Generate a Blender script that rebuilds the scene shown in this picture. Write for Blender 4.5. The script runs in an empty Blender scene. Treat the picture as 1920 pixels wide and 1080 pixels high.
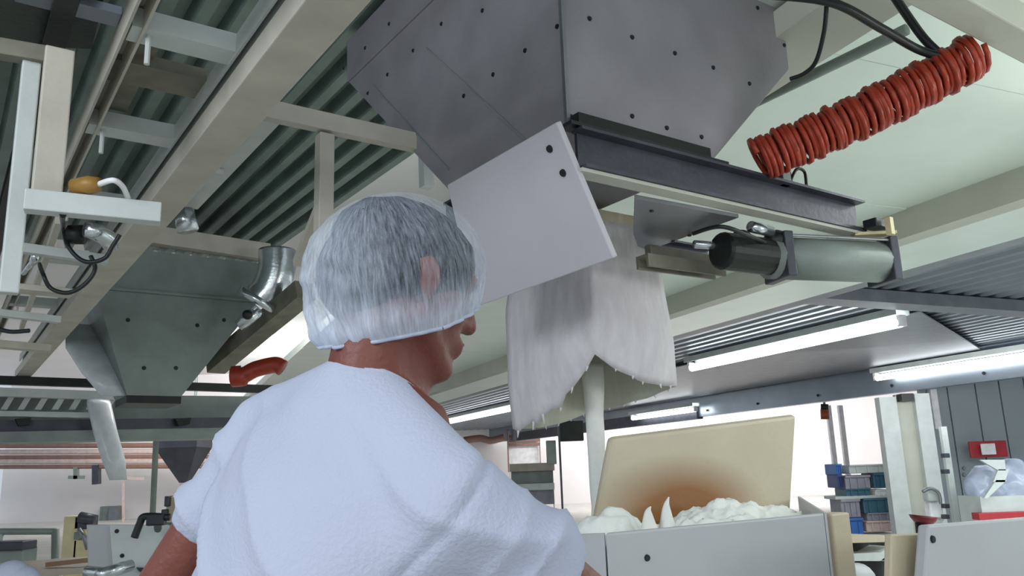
import bpy, bmesh, math, random
import numpy as np
from mathutils import Vector as V, Matrix, noise
random.seed(4)
C = bpy.context.scene.collection
S = bpy.context.scene
# ------------------------------------------------------------------ camera, world, lamps, exposure
FPX = 1550.0; TH = math.radians(12.6); RO = math.radians(2.0); CAM = V((0, 0, 1.35))
FW = V((0, math.cos(TH), math.sin(TH))); u0 = V((0, -math.sin(TH), math.cos(TH))); r0 = V((1, 0, 0))
RT = math.cos(RO)*r0 - math.sin(RO)*u0; UP = math.cos(RO)*u0 + math.sin(RO)*r0
cd = bpy.data.cameras.new('camera'); cam = bpy.data.objects.new('camera', cd); C.objects.link(cam)
m = Matrix((RT, UP, -FW)).transposed().to_4x4(); m.translation = CAM; cam.matrix_world = m
cd.sensor_width = 36; cd.lens = 36*FPX/1920; cd.clip_start = 0.05; cd.clip_end = 200
S.camera = cam
W = bpy.data.worlds.new('world'); S.world = W; W.use_nodes = True
W.node_tree.nodes['Background'].inputs[0].default_value = (0.80, 0.90, 1.0, 1)
W.node_tree.nodes['Background'].inputs[1].default_value = 0.68
S.view_settings.view_transform = 'Standard'; S.view_settings.look = 'None'
S.view_settings.exposure = 0.0; S.view_settings.gamma = 1; S.view_settings.use_curve_mapping = False
def area(loc, target, sx, sy, power, col=(1, 1, 1)):  # unseen hall lamps, and fills added to brighten single parts
    l = bpy.data.lights.new('hall_or_fill_lamp', 'AREA'); l.shape = 'RECTANGLE'; l.size = sx; l.size_y = sy; l.energy = power; l.color = col
    o = bpy.data.objects.new('hall_or_fill_lamp', l); C.objects.link(o); o.location = loc
    o.rotation_euler = (V(target)-V(loc)).to_track_quat('-Z', 'Y').to_euler(); return o
area((-2.3, -0.7, 2.95), (0.0, 1.9, 1.9), 1.4, 1.0, 56, (0.86, 0.93, 1.0))      # lamp of the bay the camera stands in
area((4.2, 3.6, 2.9), (4.2, 3.7, 0.0), 3.0, 0.4, 90, (0.95, 1.0, 0.97))
area((7.0, 9.0, 2.55), (7.0, 9.0, 0.0), 6.0, 1.0, 260, (0.9, 1.0, 1.0))
area((0.6, -2.8, 2.6), (0.6, 4.0, 2.2), 4.0, 1.6, 46, (1.0, 0.98, 0.93))  # added front fill behind the camera, brightens the beams; no real fixture
area((4.3, 1.2, 1.7), (4.0, 3.6, 3.3), 2.0, 0.6, 55, (0.96, 1.0, 0.96))  # added uplight that brightens the white ceiling lining; no real fixture
area((6.5, 12.8, 2.5), (7.5, 16.5, 1.3), 4.0, .4, 45, (0.97, 1.0, 1.0))  # added fill for the column fronts and white pipes; no real fixture
area((-5.0, 26, 5.2), (-5.0, 33, 1.8), 12, 1.5, 1350, (1.0, 0.97, 0.96))
area((9.0, 27, 5.2), (9.0, 33, 1.8), 12, 1.5, 950, (1.0, 0.98, 0.98))
area((-3.5, 10, 3.9), (-3.5, 11, 0.0), 3, 1.0, 160, (1.0, 1.0, 0.97))

# ------------------------------------------------------------------ geometry of the photograph -> metres
def ray(x, y): return FW + RT*((x-960)/FPX) - UP*((y-540)/FPX)
def at(x, y, z=None, Y=None):
    d = ray(x, y)
    return CAM + d*((z-CAM.z)/d.z) if z is not None else CAM + d*(Y/d.y)
def onplane(x, y, p, n):
    d = ray(x, y); return CAM + d*((V(p)-CAM).dot(n)/d.dot(n))
def axes(az):
    a = math.radians(az); return V((math.sin(a), math.cos(a), 0)), V((math.cos(a), -math.sin(a), 0))
D1, N1 = axes(-23.6)       # the right-hand mezzanine runs along D1
D2, N2 = axes(-35.0)       # the hoppers, frames and left-hand platform run along D2
Z = V((0, 0, 1))
def A1(u, v, z): return N1*u + D1*v + Z*z
def A2(u, v, z): return N2*u + D2*v + Z*z

# ------------------------------------------------------------------ materials
def lin(c): return tuple(((x/255)/12.92 if x/255 <= .04045 else ((x/255+.055)/1.055)**2.4) for x in c) + (1,)
MATS = {}
def mat(name, rgb, rough=.55, metal=0.0, var=.12, scale=6.0, bump=.15, bscale=40.0, stretch=(1, 1, 1), trans=0.0):
    if name in MATS: return MATS[name]
    mt = bpy.data.materials.new(name); mt.use_nodes = True; nt = mt.node_tree; b = nt.nodes['Principled BSDF']
    tc = nt.nodes.new('ShaderNodeTexCoord'); mp = nt.nodes.new('ShaderNodeMapping'); mp.inputs['Scale'].default_value = stretch
    nt.links.new(tc.outputs['Object'], mp.inputs[0])
    n = nt.nodes.new('ShaderNodeTexNoise'); n.inputs['Scale'].default_value = scale; n.inputs['Detail'].default_value = 5
    nt.links.new(mp.outputs[0], n.inputs['Vector'])
    r = nt.nodes.new('ShaderNodeValToRGB'); c = lin(rgb)
    r.color_ramp.elements[0].position = .3; r.color_ramp.elements[1].position = .7
    r.color_ramp.elements[0].color = tuple(x*(1-var) for x in c[:3]) + (1,)
    r.color_ramp.elements[1].color = tuple(min(1, x*(1+var)) for x in c[:3]) + (1,)
    nt.links.new(n.outputs[0], r.inputs[0]); nt.links.new(r.outputs[0], b.inputs['Base Color'])
    b.inputs['Roughness'].default_value = rough; b.inputs['Metallic'].default_value = metal
    if bump:
        n2 = nt.nodes.new('ShaderNodeTexNoise'); n2.inputs['Scale'].default_value = bscale; n2.inputs['Detail'].default_value = 4
        nt.links.new(mp.outputs[0], n2.inputs['Vector'])
        bp = nt.nodes.new('ShaderNodeBump'); bp.inputs['Strength'].default_value = bump; bp.inputs['Distance'].default_value = .01
        nt.links.new(n2.outputs[0], bp.inputs['Height']); nt.links.new(bp.outputs[0], b.inputs['Normal'])
    if trans:
        b.inputs['Subsurface Weight'].default_value = trans; b.inputs['Subsurface Radius'].default_value = (.02, .012, .008)
    MATS[name] = mt; return mt
def emit(name, rgb, s):
    mt = bpy.data.materials.new(name); mt.use_nodes = True; b = mt.node_tree.nodes['Principled BSDF']
    b.inputs['Emission Color'].default_value = lin(rgb); b.inputs['Emission Strength'].default_value = s; MATS[name] = mt; return mt
mat('cream_paint', (192, 187, 174), .5, 0, .12, 5)
mat('pale_paint', (196, 202, 200), .45, 0, .08, 5)
mat('grime_paint', (120, 118, 104), .6, 0, .25, 7)
mat('dark_paint', (48, 54, 50), .5, 0, .3, 4)
mat('green_panel', (42, 54, 47), .35, .2, .3, 2)
mat('steel', (140, 142, 148), .42, .75, .12, 5, .1, 30)
mat('hopper_steel', (146, 143, 149), .5, .25, .14, 3.5, .1, 60)
mat('dull_steel', (132, 142, 138), .55, .2, .15, 4)
mat('bright_steel', (214, 220, 224), .22, .9, .05, 4)
mat('dark_steel', (74, 76, 86), .45, .5, .2, 6)
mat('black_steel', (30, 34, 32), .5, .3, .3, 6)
mat('black_rubber', (24, 30, 32), .45, 0, .2, 8)
mat('bolt', (44, 46, 52), .4, .6, .2, 20, 0)
mat('white_plastic', (190, 187, 195), .5, 0, .04, 3, .05)
mat('trough_plastic', (178, 180, 184), .45, 0, .05, 3, .05)
mat('cream_plastic', (196, 184, 158), .5, 0, .08, 4)
mat('white_sheet', (228, 240, 232), .28, .15, .04, 2, .05, 6)
mat('beam_beige', (184, 186, 174), .5, 0, .08, 2)
mat('deck_right', (150, 158, 168), .33, .8, .1, 1.5, .05, 20)
mat('deck_left', (122, 138, 132), .42, .45, .2, 3)
mat('floor', (204, 204, 198), .4, 0, .12, 1.5)
mat('wall', (236, 232, 232), .7, 0, .03, .6)
mat('grey_panel', (150, 160, 166), .5, .1, .06, 1)
mat('orange', (156, 52, 30), .4, 0, .22, 30)
mat('red', (170, 44, 52), .45); mat('dark_red', (112, 26, 36), .4); mat('orange_lamp', (150, 70, 36), .3)
mat('blue', (60, 112, 186), .45, 0, .1); mat('teal', (62, 104, 122), .45, 0, .1); mat('crate_grey', (150, 148, 160), .5); mat('navy', (52, 70, 128), .45)
mat('yellow_paint', (216, 204, 160), .5); mat('ochre', (150, 112, 50), .45); mat('brown_pipe', (146, 112, 100), .5); mat('pink_pipe', (214, 192, 186), .5)
mat('white_pipe', (240, 240, 242), .4); mat('tabletop', (170, 160, 146), .45); mat('wood', (140, 110, 84), .6)
mat('shirt', (182, 188, 208), .85, 0, .03, 4, .25, 180)
mat('skin', (118, 62, 50), .5, 0, .14, 9, .2, 90, trans=.12)
mat('trousers', (226, 228, 234), .85); mat('shoe', (230, 230, 230), .5); mat('hair', (26, 28, 38), .6, 0, .35, 40, .6, 120)
mat('eye', (228, 222, 214), .2, 0, .02, 3, 0)
mat('fabric', (214, 210, 214), .9, 0, .10, 18, .35, 45, (1, 1, .35))
mat('fabric_inside', (206, 206, 192), .9, 0, .06, 20, .3, 60, (1, 1, .15))
mat('dough', (232, 232, 226), .75, 0, .06, 12, .5, 26)
mat('flour', (236, 238, 234), .9, 0, .03, 30, .3, 60)
mat('clear_film', (206, 210, 214), .25, 0, .1, 8, .4, 14)
emit('tube_glow', (245, 252, 255), 7.0)
# stained cream board: the scorched brown patch is a stain of the board itself
def stained():
    mt = mat('stained_board', (192, 182, 158), .5, 0, .05, 4); nt = mt.node_tree; b = nt.nodes['Principled BSDF']
    src = b.inputs['Base Color'].links[0].from_socket
    tc = nt.nodes.new('ShaderNodeTexCoord'); mp = nt.nodes.new('ShaderNodeMapping'); mp.vector_type = 'TEXTURE'
    mp.inputs['Location'].default_value = STAIN_C; mp.inputs['Scale'].default_value = (.44, .44, .21)
    g = nt.nodes.new('ShaderNodeTexGradient'); g.gradient_type = 'SPHERICAL'
    nt.links.new(tc.outputs['Object'], mp.inputs[0]); nt.links.new(mp.outputs[0], g.inputs[0])
    r = nt.nodes.new('ShaderNodeValToRGB'); r.color_ramp.elements[0].position = .02; r.color_ramp.elements[1].position = .6
    nt.links.new(g.outputs[0], r.inputs[0])
    mx = nt.nodes.new('ShaderNodeMix'); mx.data_type = 'RGBA'
    nt.links.new(r.outputs[0], mx.inputs['Factor']); nt.links.new(src, mx.inputs['A']); mx.inputs['B'].default_value = lin((140, 92, 44))
    nt.links.new(mx.outputs['Result'], b.inputs['Base Color']); return mt
def net_material():
    mt = bpy.data.materials.new('hairnet'); mt.use_nodes = True; nt = mt.node_tree
    out = nt.nodes['Material Output']; b = nt.nodes['Principled BSDF']
    b.inputs['Base Color'].default_value = lin((208, 219, 236)); b.inputs['Roughness'].default_value = .8
    t = nt.nodes.new('ShaderNodeBsdfTransparent'); mx = nt.nodes.new('ShaderNodeMixShader')
    tc = nt.nodes.new('ShaderNodeAttribute'); tc.attribute_name = 'pleat'; mp = nt.nodes.new('ShaderNodeMapping')
    n = nt.nodes.new('ShaderNodeTexNoise'); n.inputs['Scale'].default_value = 9; n.inputs['Detail'].default_value = 6; n.inputs['Roughness'].default_value = .7
    nt.links.new(tc.outputs['Vector'], mp.inputs[0]); nt.links.new(mp.outputs[0], n.inputs['Vector'])
    r = nt.nodes.new('ShaderNodeMapRange'); r.inputs['From Min'].default_value = .35; r.inputs['From Max'].default_value = .72
    r.inputs['To Min'].default_value = .06; r.inputs['To Max'].default_value = .40
    nt.links.new(n.outputs[0], r.inputs['Value'])
    at_ = nt.nodes.new('ShaderNodeAttribute'); at_.attribute_name = 'weave'
    add = nt.nodes.new('ShaderNodeMath'); add.operation = 'ADD'; add.use_clamp = True
    nt.links.new(r.outputs[0], add.inputs[0]); nt.links.new(at_.outputs['Fac'], add.inputs[1])
    nt.links.new(add.outputs[0], mx.inputs[0]); nt.links.new(t.outputs[0], mx.inputs[1]); nt.links.new(b.outputs[0], mx.inputs[2])
    nt.links.new(mx.outputs[0], out.inputs['Surface']); MATS['hairnet'] = mt
net_material()

# ------------------------------------------------------------------ builders
ORG = {}
def frame(d, up=Z):
    d = V(d).normalized(); s = d.cross(V(up))
    if s.length < 1e-4: s = d.cross(V((1, 0, 0)))
    s.normalize(); return d, s, s.cross(d).normalized()
class MB:
    def __init__(s): s.b = bmesh.new()
    def face(s, pts): s.b.faces.new([s.b.verts.new(p) for p in pts])
    def hexa(s, a, b):                       # a, b: two loops of the same length, closed into a solid
        va = [s.b.verts.new(p) for p in a]; vb = [s.b.verts.new(p) for p in b]; n = len(va)
        s.b.faces.new(va[::-1]); s.b.faces.new(vb)
        for i in range(n): s.b.faces.new((va[i], va[(i+1) % n], vb[(i+1) % n], vb[i]))
        return s
    def rings(s, rs, cap=True):
        R = [[s.b.verts.new(p) for p in r] for r in rs]; n = len(rs[0])
        for q, w in zip(R, R[1:]):
            for i in range(n): s.b.faces.new((q[i], q[(i+1) % n], w[(i+1) % n], w[i]))
        if cap: s.b.faces.new(R[0][::-1]); s.b.faces.new(R[-1])
        return s
    def box(s, c, ax, h):                    # centre, three axes, half sizes
        c = V(c); x, y, z = [V(a).normalized()*k for a, k in zip(ax, h)]
        return s.hexa([c-x-y-z, c+x-y-z, c+x+y-z, c-x+y-z], [c-x-y+z, c+x-y+z, c+x+y+z, c-x+y+z])
    def bar(s, p, q, w, h, up=Z, off=(0, .5)): # p,q on the bottom centre line; off shifts across/up in units of w,h
        p, q = V(p), V(q); d, sd, u = frame(q-p, up); c = (p+q)/2 + sd*w*off[0] + u*h*off[1]
        return s.box(c, (d, sd, u), ((q-p).length/2, w/2, h/2))
    def channel(s, p, q, w, h, t=.012, up=Z):  # U channel open to below
        p, q = V(p), V(q); d, sd, u = frame(q-p, up)
        s.box((p+q)/2+u*(h-t/2), (d, sd, u), ((q-p).length/2, w/2, t/2))
        for k in (-1, 1): s.box((p+q)/2+sd*k*(w/2-t/2)+u*(h-t)/2, (d, sd, u), ((q-p).length/2, t/2, (h-t)/2))
        return s
    def ibeam(s, p, q, w, h, t=.014, up=Z):
        p, q = V(p), V(q); d, sd, u = frame(q-p, up); L = (q-p).length/2; c = (p+q)/2
        s.box(c+u*t/2, (d, sd, u), (L, w/2, t/2)); s.box(c+u*(h-t/2), (d, sd, u), (L, w/2, t/2))
        s.box(c+u*h/2, (d, sd, u), (L, t/2, h/2-t)); return s
    def tube(s, path, r, n=10, cap=True):
        path = [V(p) for p in path]; rs = []; prev = None
        for i, p in enumerate(path):
            d = (path[min(i+1, len(path)-1)]-path[max(i-1, 0)]).normalized()
            if prev is None: a = frame(d)[1]; b = d.cross(a)
            else:
                a = prev - d*prev.dot(d); a.normalize(); b = d.cross(a)
            prev = a; rr = r[i] if isinstance(r, (list, tuple)) else r
            rs.append([p+(a*math.cos(2*math.pi*k/n)+b*math.sin(2*math.pi*k/n))*rr for k in range(n)])
        return s.rings(rs, cap)
    def ball(s, c, r, M=None, sub=3):
        r = (r, r, r) if not isinstance(r, (tuple, list)) else r
        mm = Matrix.Translation(V(c)) @ (M.to_4x4() if M else Matrix.Identity(4)) @ Matrix.Diagonal((*r, 1))
        bmesh.ops.create_icosphere(s.b, subdivisions=sub, radius=1, matrix=mm); return s
    def cap(s, p, q, r1, r2, n=16):          # tapered capsule
        p, q = V(p), V(q); d, a, b = frame(q-p); rs = []
        for t in (-80, -50, -20): rs.append((p+d*r1*math.sin(math.radians(t)), r1*math.cos(math.radians(t))))
        rs.append((p, r1)); rs.append((q, r2))
        for t in (20, 50, 80): rs.append((q+d*r2*math.sin(math.radians(t)), r2*math.cos(math.radians(t))))
        return s.rings([[c+(a*math.cos(2*math.pi*k/n)+b*math.sin(2*math.pi*k/n))*r for k in range(n)] for c, r in rs])
    def build(s, name, material, parent=None, smooth=False, bevel=0):
        bmesh.ops.remove_doubles(s.b, verts=s.b.verts, dist=1e-6); bmesh.ops.recalc_face_normals(s.b, faces=s.b.faces)
        me = bpy.data.meshes.new(name); 
        if parent is None:
            co = [v.co for v in s.b.verts]; o3 = V(((min(c.x for c in co)+max(c.x for c in co))/2, (min(c.y for c in co)+max(c.y for c in co))/2, min(c.z for c in co)))
        else: o3 = ORG[parent.name]
        bmesh.ops.translate(s.b, verts=s.b.verts, vec=-o3)
        if smooth:
            for f in s.b.faces: f.smooth = True
        s.b.to_mesh(me); s.b.free()
        o = bpy.data.objects.new(name, me); C.objects.link(o); me.materials.append(MATS[material] if isinstance(material, str) else material)
        ORG[o.name] = o3
        if parent is None: o.location = o3
        else: o.parent = parent
        if bevel:
            bv = o.modifiers.new('bevel', 'BEVEL'); bv.width = bevel; bv.segments = 2; bv.limit_method = 'ANGLE'
        return o
def tag(o, label, cat, group=None):
    o['label'] = label; o['category'] = cat
    if group: o['group'] = group
    return o
def thing(name, loc, label, cat, group=None):
    o = bpy.data.objects.new(name, None); C.objects.link(o); o.location = loc; o.empty_display_size = .1; ORG[o.name] = V(loc)
    return tag(o, label, cat, group)
def struct(o): o['kind'] = 'structure'; return o
def lab(o, l): o['label'] = l; return o
BM = {}
def bolts(parent, pts, n, r, name='bolt', material='bolt', h=.6):
    n = V(n).normalized(); q = Z.rotation_difference(n)
    key = (name, material)
    if key not in BM:
        b = bmesh.new(); bmesh.ops.create_cone(b, cap_ends=True, segments=10, radius1=1, radius2=.8, depth=1)
        me = bpy.data.meshes.new(name); b.to_mesh(me); b.free(); me.materials.append(MATS[material]); BM[key] = me
    for p in pts:
        o = bpy.data.objects.new(name, BM[key]); C.objects.link(o); o.parent = parent
        o.rotation_mode = 'QUATERNION'; o.rotation_quaternion = q; o.scale = (r, r, r*h); o.location = V(p) - ORG[parent.name] + n*r*h*.3
def spline(pts, k=8):
    pts = [V(p) for p in pts]; out = []
    for i in range(len(pts)-1):
        p0, p1, p2, p3 = pts[max(i-1, 0)], pts[i], pts[i+1], pts[min(i+2, len(pts)-1)]
        for j in range(k):
            t = j/k; out.append(.5*((2*p1)+(p2-p0)*t+(2*p0-5*p1+4*p2-p3)*t*t+(3*p1-p0-3*p2+p3)*t**3))
    return out+[pts[-1]]
def voxel(mb, size, smooth_it=6, fac=.5):
    """join the shapes of a builder into one continuous surface"""
    me = bpy.data.meshes.new('tmp'); bmesh.ops.recalc_face_normals(mb.b, faces=mb.b.faces); mb.b.to_mesh(me); mb.b.free()
    o = bpy.data.objects.new('tmp', me); C.objects.link(o)
    r = o.modifiers.new('r', 'REMESH'); r.mode = 'VOXEL'; r.voxel_size = size
    sm = o.modifiers.new('s', 'SMOOTH'); sm.iterations = smooth_it; sm.factor = fac
    dg = bpy.context.evaluated_depsgraph_get(); dg.update()
    out = bpy.data.meshes.new_from_object(o.evaluated_get(dg)); bpy.data.objects.remove(o); bpy.data.meshes.remove(me)
    nb = MB(); nb.b.from_mesh(out); bpy.data.meshes.remove(out); return nb

# ------------------------------------------------------------------ the setting
struct(MB().box((2, 15, -.05), ((1, 0, 0), (0, 1, 0), Z), (24, 24, .05)).build('floor', 'floor'))
struct(MB().box((2, 36.1, 3), ((1, 0, 0), (0, 1, 0), Z), (24, .1, 3)).build('wall_back', 'wall'))
struct(MB().box((2, 20, 6.05), ((1, 0, 0), (0, 1, 0), Z), (24, 16.5, .05)).build('ceiling', 'wall'))
def corrugated(name, axf, u0_, u1_, v0, v1, z, pitch, depth, material, label):
    """profiled metal sheet: ridges run along v; each sheet is one strip of eight ridges"""
    root = struct(MB().box(axf((u0_+u1_)/2, (v0+v1)/2, z+depth+.04), (axf(1, 0, 0), axf(0, 1, 0), Z), ((u1_-u0_)/2, (v1-v0)/2, .03)).build(name, material))
    lab(root, label)
    k = 0; u = u0_
    while u < u1_-1e-6:
        prof = []; e = min(u+pitch*8, u1_); x = u
        while x < e-1e-6:
            prof += [(x, depth), (x+pitch*.14, 0), (x+pitch*.5, 0), (x+pitch*.64, depth)]; x += pitch
        prof.append((e, depth))
        b = MB(); a = [b.b.verts.new(axf(p, v0, z+q)) for p, q in prof]; c = [b.b.verts.new(axf(p, v1, z+q)) for p, q in prof]
        for i in range(len(a)-1): b.b.faces.new((a[i], a[i+1], c[i+1], c[i]))
        b.build('deck_sheet', material, root); u = e
    return root
corrugated('ceiling.001', A1, 7.05, 13.3, 1.0, 34, 3.2, .26, .07, 'deck_right', 'grey profiled steel deck under the right-hand mezzanine')
corrugated('ceiling.002', A2, -3.74, 2.72, .8, 8.7, 3.6, .17, .08, 'deck_left', 'dark profiled deck above the left-hand frames')
# white ceiling sheets (glossy panels with a seam), beige step beam, white flange
wc = struct(MB().box(A1(3.55, 16, 3.27), (N1, D1, Z), (1.63, 17, .05)).build('ceiling.003', 'white_sheet')); lab(wc, 'glossy white ceiling lining over the hoppers')
vv = [-1.0, 2.62, 4.3, 8, 12, 17, 23, 32]
for i, (a, b) in enumerate(zip(vv, vv[1:])):
    MB().box(A1(3.55, (a+b)/2, 3.21+(.006 if i % 2 else 0)), (N1, D1, Z), (1.63, (b-a)/2-.006, .01)).build('ceiling_panel', 'white_sheet', wc)
t1 = struct(MB().box(A1(5.26, 16, 3.12), (N1, D1, Z), (.09, 17, .13)).build('trim_1', 'beam_beige')); lab(t1, 'beige step beam beside the white ceiling lining')
t2 = struct(MB().box(A1(5.72, 16, 3.05), (N1, D1, Z), (.37, 17, .06)).build('trim_2', 'white_sheet'))
t3 = struct(MB().box(A1(6.23, 16, 3.06), (N1, D1, Z), (.135, 17, .05)).build('trim_3', 'steel'))
# fascia beam at the far side of the mezzanine deck
fb = struct(MB().box(A1(13.42, 16, 2.94), (N1, D1, Z), (.1, 18, .31)).build('trim_4', 'deck_right'))
bolts(fb, [A1(13.3, v, 2.77) for v in (10, 12, 14, 16, 18, 20)], -N1, .03)
# cross beam and smooth plates below the deck
def tapered(name, pts_uvz, th, material):
    return MB().hexa([A1(*p) for p in pts_uvz], [A1(p[0], p[1], p[2]+th) for p in pts_uvz]).build(name, material)
tag(MB().box(A1(9.6, 6.75, 3.12), (N1, D1, Z), (3.3, .16, .07)).build('cross_beam', 'steel', None), 'grey flat cross beam under the profiled deck at the right edge', 'beam')
tag(tapered('cover_plate', [(8.75, 7.3, 3.13), (13.1, 9.8, 3.13), (13.1, 24, 3.13), (8.75, 16, 3.13)], .02, 'steel'), 'smooth grey cover plate beyond the long lit tube', 'plate')
# ------------------------------------------------------------------ tube lights
def tube_light(u, v0, v1, z, label):
    c = A1(u, (v0+v1)/2, z); t = thing('tube_light', A1(u, (v0+v1)/2, z+.2), label, 'lamp', 'tube lights under the mezzanine')
    MB().tube([A1(u, v0, z), A1(u, v1, z)], .06, 12).build('tube', 'tube_glow', t, True)
    MB().channel(A1(u, v0-.05, z+.09), A1(u, v1+.05, z+.09), .24, .09, .01).build('reflector', 'pale_paint', t)
    for v in (v0-.02, v1+.02): MB().box(A1(u, v, z+.02), (N1, D1, Z), (.05, .03, .07)).build('lamp_holder', 'white_pipe', t)
tube_light(8.44, 7.35, 11.75, 3.0, 'longest lit tube light, under the deck to the right of the flour sleeve')
tube_light(13.05, 6.0, 12.1, 2.93, 'lit tube light running out of the frame at the right edge')
tube_light(8.7, 19.9, 27.5, 3.0, 'lit tube light seen between the worker and the flour sleeve')
tube_light(13.0, 18.1, 21.2, 2.80, 'short lit tube light just above the cream trough board')
tube_light(4.6, 17.5, 21.5, 3.0, 'small lit tube light behind the left hopper, left of the shirt shoulder')

# ------------------------------------------------------------------ big hopper
ZM = 2.42; M0 = at(1065, 236, z=ZM)
lv = [(ZM, .60, .55), (2.86, .70+.12, .55+.06), (3.14, .92, .74), (3.9, .95, .80)]
def pln(x, y, n): return onplane(x, y, M0, n)
pL = [pln(845, 335, N2), pln(650, 150, N2), pln(625, 70, N2)]; pR = [pln(1330, 282, D2), pln(1480, 130, D2), pln(1492, 50, D2)]
aL = [(p-M0).dot(D2) for p in pL]; bR = [(p-M0).dot(N2) for p in pR]
def interp(z, zs, vs): return float(np.interp(z, zs, vs))
zL = [p.z for p in pL]; zR = [p.z for p in pR]
zs = sorted(set([ZM, zR[1], zL[1], 3.56])); rs = []
for z in zs:
    a = interp(z, [ZM, zL[1], 4.0], [aL[0], aL[1], aL[1]+.02]); b = interp(z, [ZM, zR[1], 4.0], [bR[0], bR[1], bR[1]+.02])
    o = V((M0.x, M0.y, z)); rs.append([o, o+N2*b, o+N2*b+D2*a, o+D2*a])
hop = thing('hopper', M0, 'large grey riveted steel hopper hanging above the white board', 'hopper')
MB().rings(rs).build('hopper_body', 'hopper_steel', hop, bevel=.006)
rl = [(685, 90), (775, 95), (727, 140), (645, 128), (870, 180), (925, 140), (985, 95), (1045, 50), (775, 250), (828, 45), (730, 45), (690, 175), (905, 20)]
rr = [(1105, 35), (1185, 70), (1265, 100), (1337, 127), (1405, 157), (1185, 218), (1250, 240), (1315, 257), (1420, 15), (1470, 85)]
bolts(hop, [pln(x, y, N2) for x, y in rl], -N2, .0095, 'rivet')
bolts(hop, [pln(x, y, D2) for x, y in rr], -D2, .0095, 'rivet')
MB().bar(M0-N2*.006-D2*.006, M0+Z*1.12-N2*.006-D2*.006, .014, .014, up=N2, off=(0, 0)).build('corner_seam', 'steel', hop)
for (p, q) in [((655, 152), (905, -90))]: MB().bar(pln(*p, N2)-N2*.004, pln(*q, N2)-N2*.004, .012, .008, up=N2, off=(0, 0)).build('rim_seam', 'hopper_steel', hop)
for (p, q) in [((700, 160), (842, 318)), ((800, 90), (985, 262))]: MB().bar(pln(*p, N2)-N2*.002, pln(*q, N2)-N2*.002, .008, .005, up=N2, off=(0, 0)).build('weld_seam', 'dull_steel', hop)
bolts(hop, [M0+N2*.01+Z*.03-D2*.002], -D2, .012, 'rivet')
# slide-gate frame: two dark channel beams under the hopper mouth running right
gate = thing('slide_gate', M0+N2*.6-Z*.16, 'dark steel slide gate frame under the large hopper, pneumatic cylinder at its right', 'gate')
e0 = M0+N2*.0-D2*.035; e1 = onplane(1600, 381, e0, D2); LN = (e1-e0).dot(N2)
zb = onplane(1600, 437, e0, D2).z; zt = e1.z
def side_rail(off):
    b = MB(); base = e0+D2*off; lo = V((base.x, base.y, zb)); h = zt-zb
    b.box(lo+N2*LN/2+Z*h/2, (N2, D2, Z), (LN/2, .006, h/2))                  # web
    b.box(lo+N2*LN/2+Z*.006-D2*.02, (N2, D2, Z), (LN/2, .024, .006))           # lower lip
    b.box(lo+N2*LN/2+Z*(h-.005)-D2*.02, (N2, D2, Z), (LN/2+.01, .026, .005))   # upper flange
    return b.build('side_rail', 'dark_steel', gate)
sr = side_rail(0); side_rail(aL[0]+.07)
MB().box(V((e0.x, e0.y, zt+.035))+N2*.30, (N2, D2, Z), (.30, .02, .022)).build('hopper_flange', 'black_steel', gate)
MB().box(V((e0.x, e0.y, zt+.012))+N2*.32, (N2, D2, Z), (.36, .03, .006)).build('gasket', 'black_rubber', gate)
bolts(gate, [onplane(x, y, e0, D2) for x, y in [(1112, 268), (1205, 300), (1300, 327), (1400, 347), (1480, 368), (1555, 388)]], -D2, .010)
MB().box(V((e0.x, e0.y, zb-.007))+N2*(LN/2-.01)-D2*.005, (N2, D2, Z), (LN/2, .03, .006)).build('bottom_lip', 'beam_beige', gate)
# gate plate with rounded nose, seen from below
gz = zb-.03; gp = [at(x, y, z=gz) for x, y in [(1120, 350), (1380, 402), (1375, 412), (1230, 468), (1205, 460), (1192, 430), (1196, 400)]]
gp = [at(x, y, z=gz) for x, y in [(1190, 372), (1385, 408), (1215, 470), (1196, 462), (1188, 440)]]
MB().hexa(gp, [p+Z*.014 for p in gp]).build('gate_plate', 'steel', gate)
bolts(gate, [at(1222, 395, z=gz), at(1218, 468, z=gz), at(1293, 441, z=gz), at(1262, 452, z=gz)], -Z, .009)
# support angles, cylinder
q0 = at(1205, 502, z=zb-.16); q1 = at(1350, 521, z=zb-.16)
MB().channel(q0, q1, .07, .05).build('cylinder_bracket', 'grime_paint', gate)
MB().bar(at(1215, 478, z=zb-.1), at(1345, 500, z=zb-.1), .03, .04).build('guide_bar', 'grime_paint', gate)
c0 = at(1350, 470, z=zb-.12); c1 = at(1460, 484, z=zb-.12); c2 = at(1655, 492, z=zb-.12)
MB().tube([c0, c0+(c1-c0)*.03, c1], [.062, .072, .072], 20).build('cylinder_motor', 'black_steel', gate, bevel=.004)
MB().tube([c1-(c2-c1)*.1, c2], .084, 24).build('cylinder_tube', 'dull_steel', gate, True)
d, sd, uu = frame(c2-c1)
for c, t in ((c1, .02), (c2, .02)): MB().box(c, (d, sd, uu), (t, .084, .09)).build('cylinder_end_cap', 'dark_steel', gate, bevel=.005)
for k in (-1, 1): MB().tube([c1+sd*.07*k+uu*.075, c2+sd*.07*k+uu*.075], .006, 8).build('tie_rod', 'steel', gate)
MB().ball(at(1390, 445, z=zb-.05), (.04, .03, .03)).build('valve_block', 'black_rubber', gate, True); MB().ball(at(1455, 452, z=zb-.06), (.05, .045, .045)).build('valve_block', 'black_rubber', gate, True)
MB().tube(spline([at(1300, 438, z=zb-.05), at(1350, 425, z=zb-.07), at(1400, 440, z=zb-.09), at(1450, 462, z=zb-.08)]), .008, 8).build('air_line', 'black_rubber', gate, True)
MB().tube([at(1302, 458, z=zb-.09), at(1362, 462, z=zb-.09)], .016, 12).build('piston_rod', 'bright_steel', gate, True)
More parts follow.
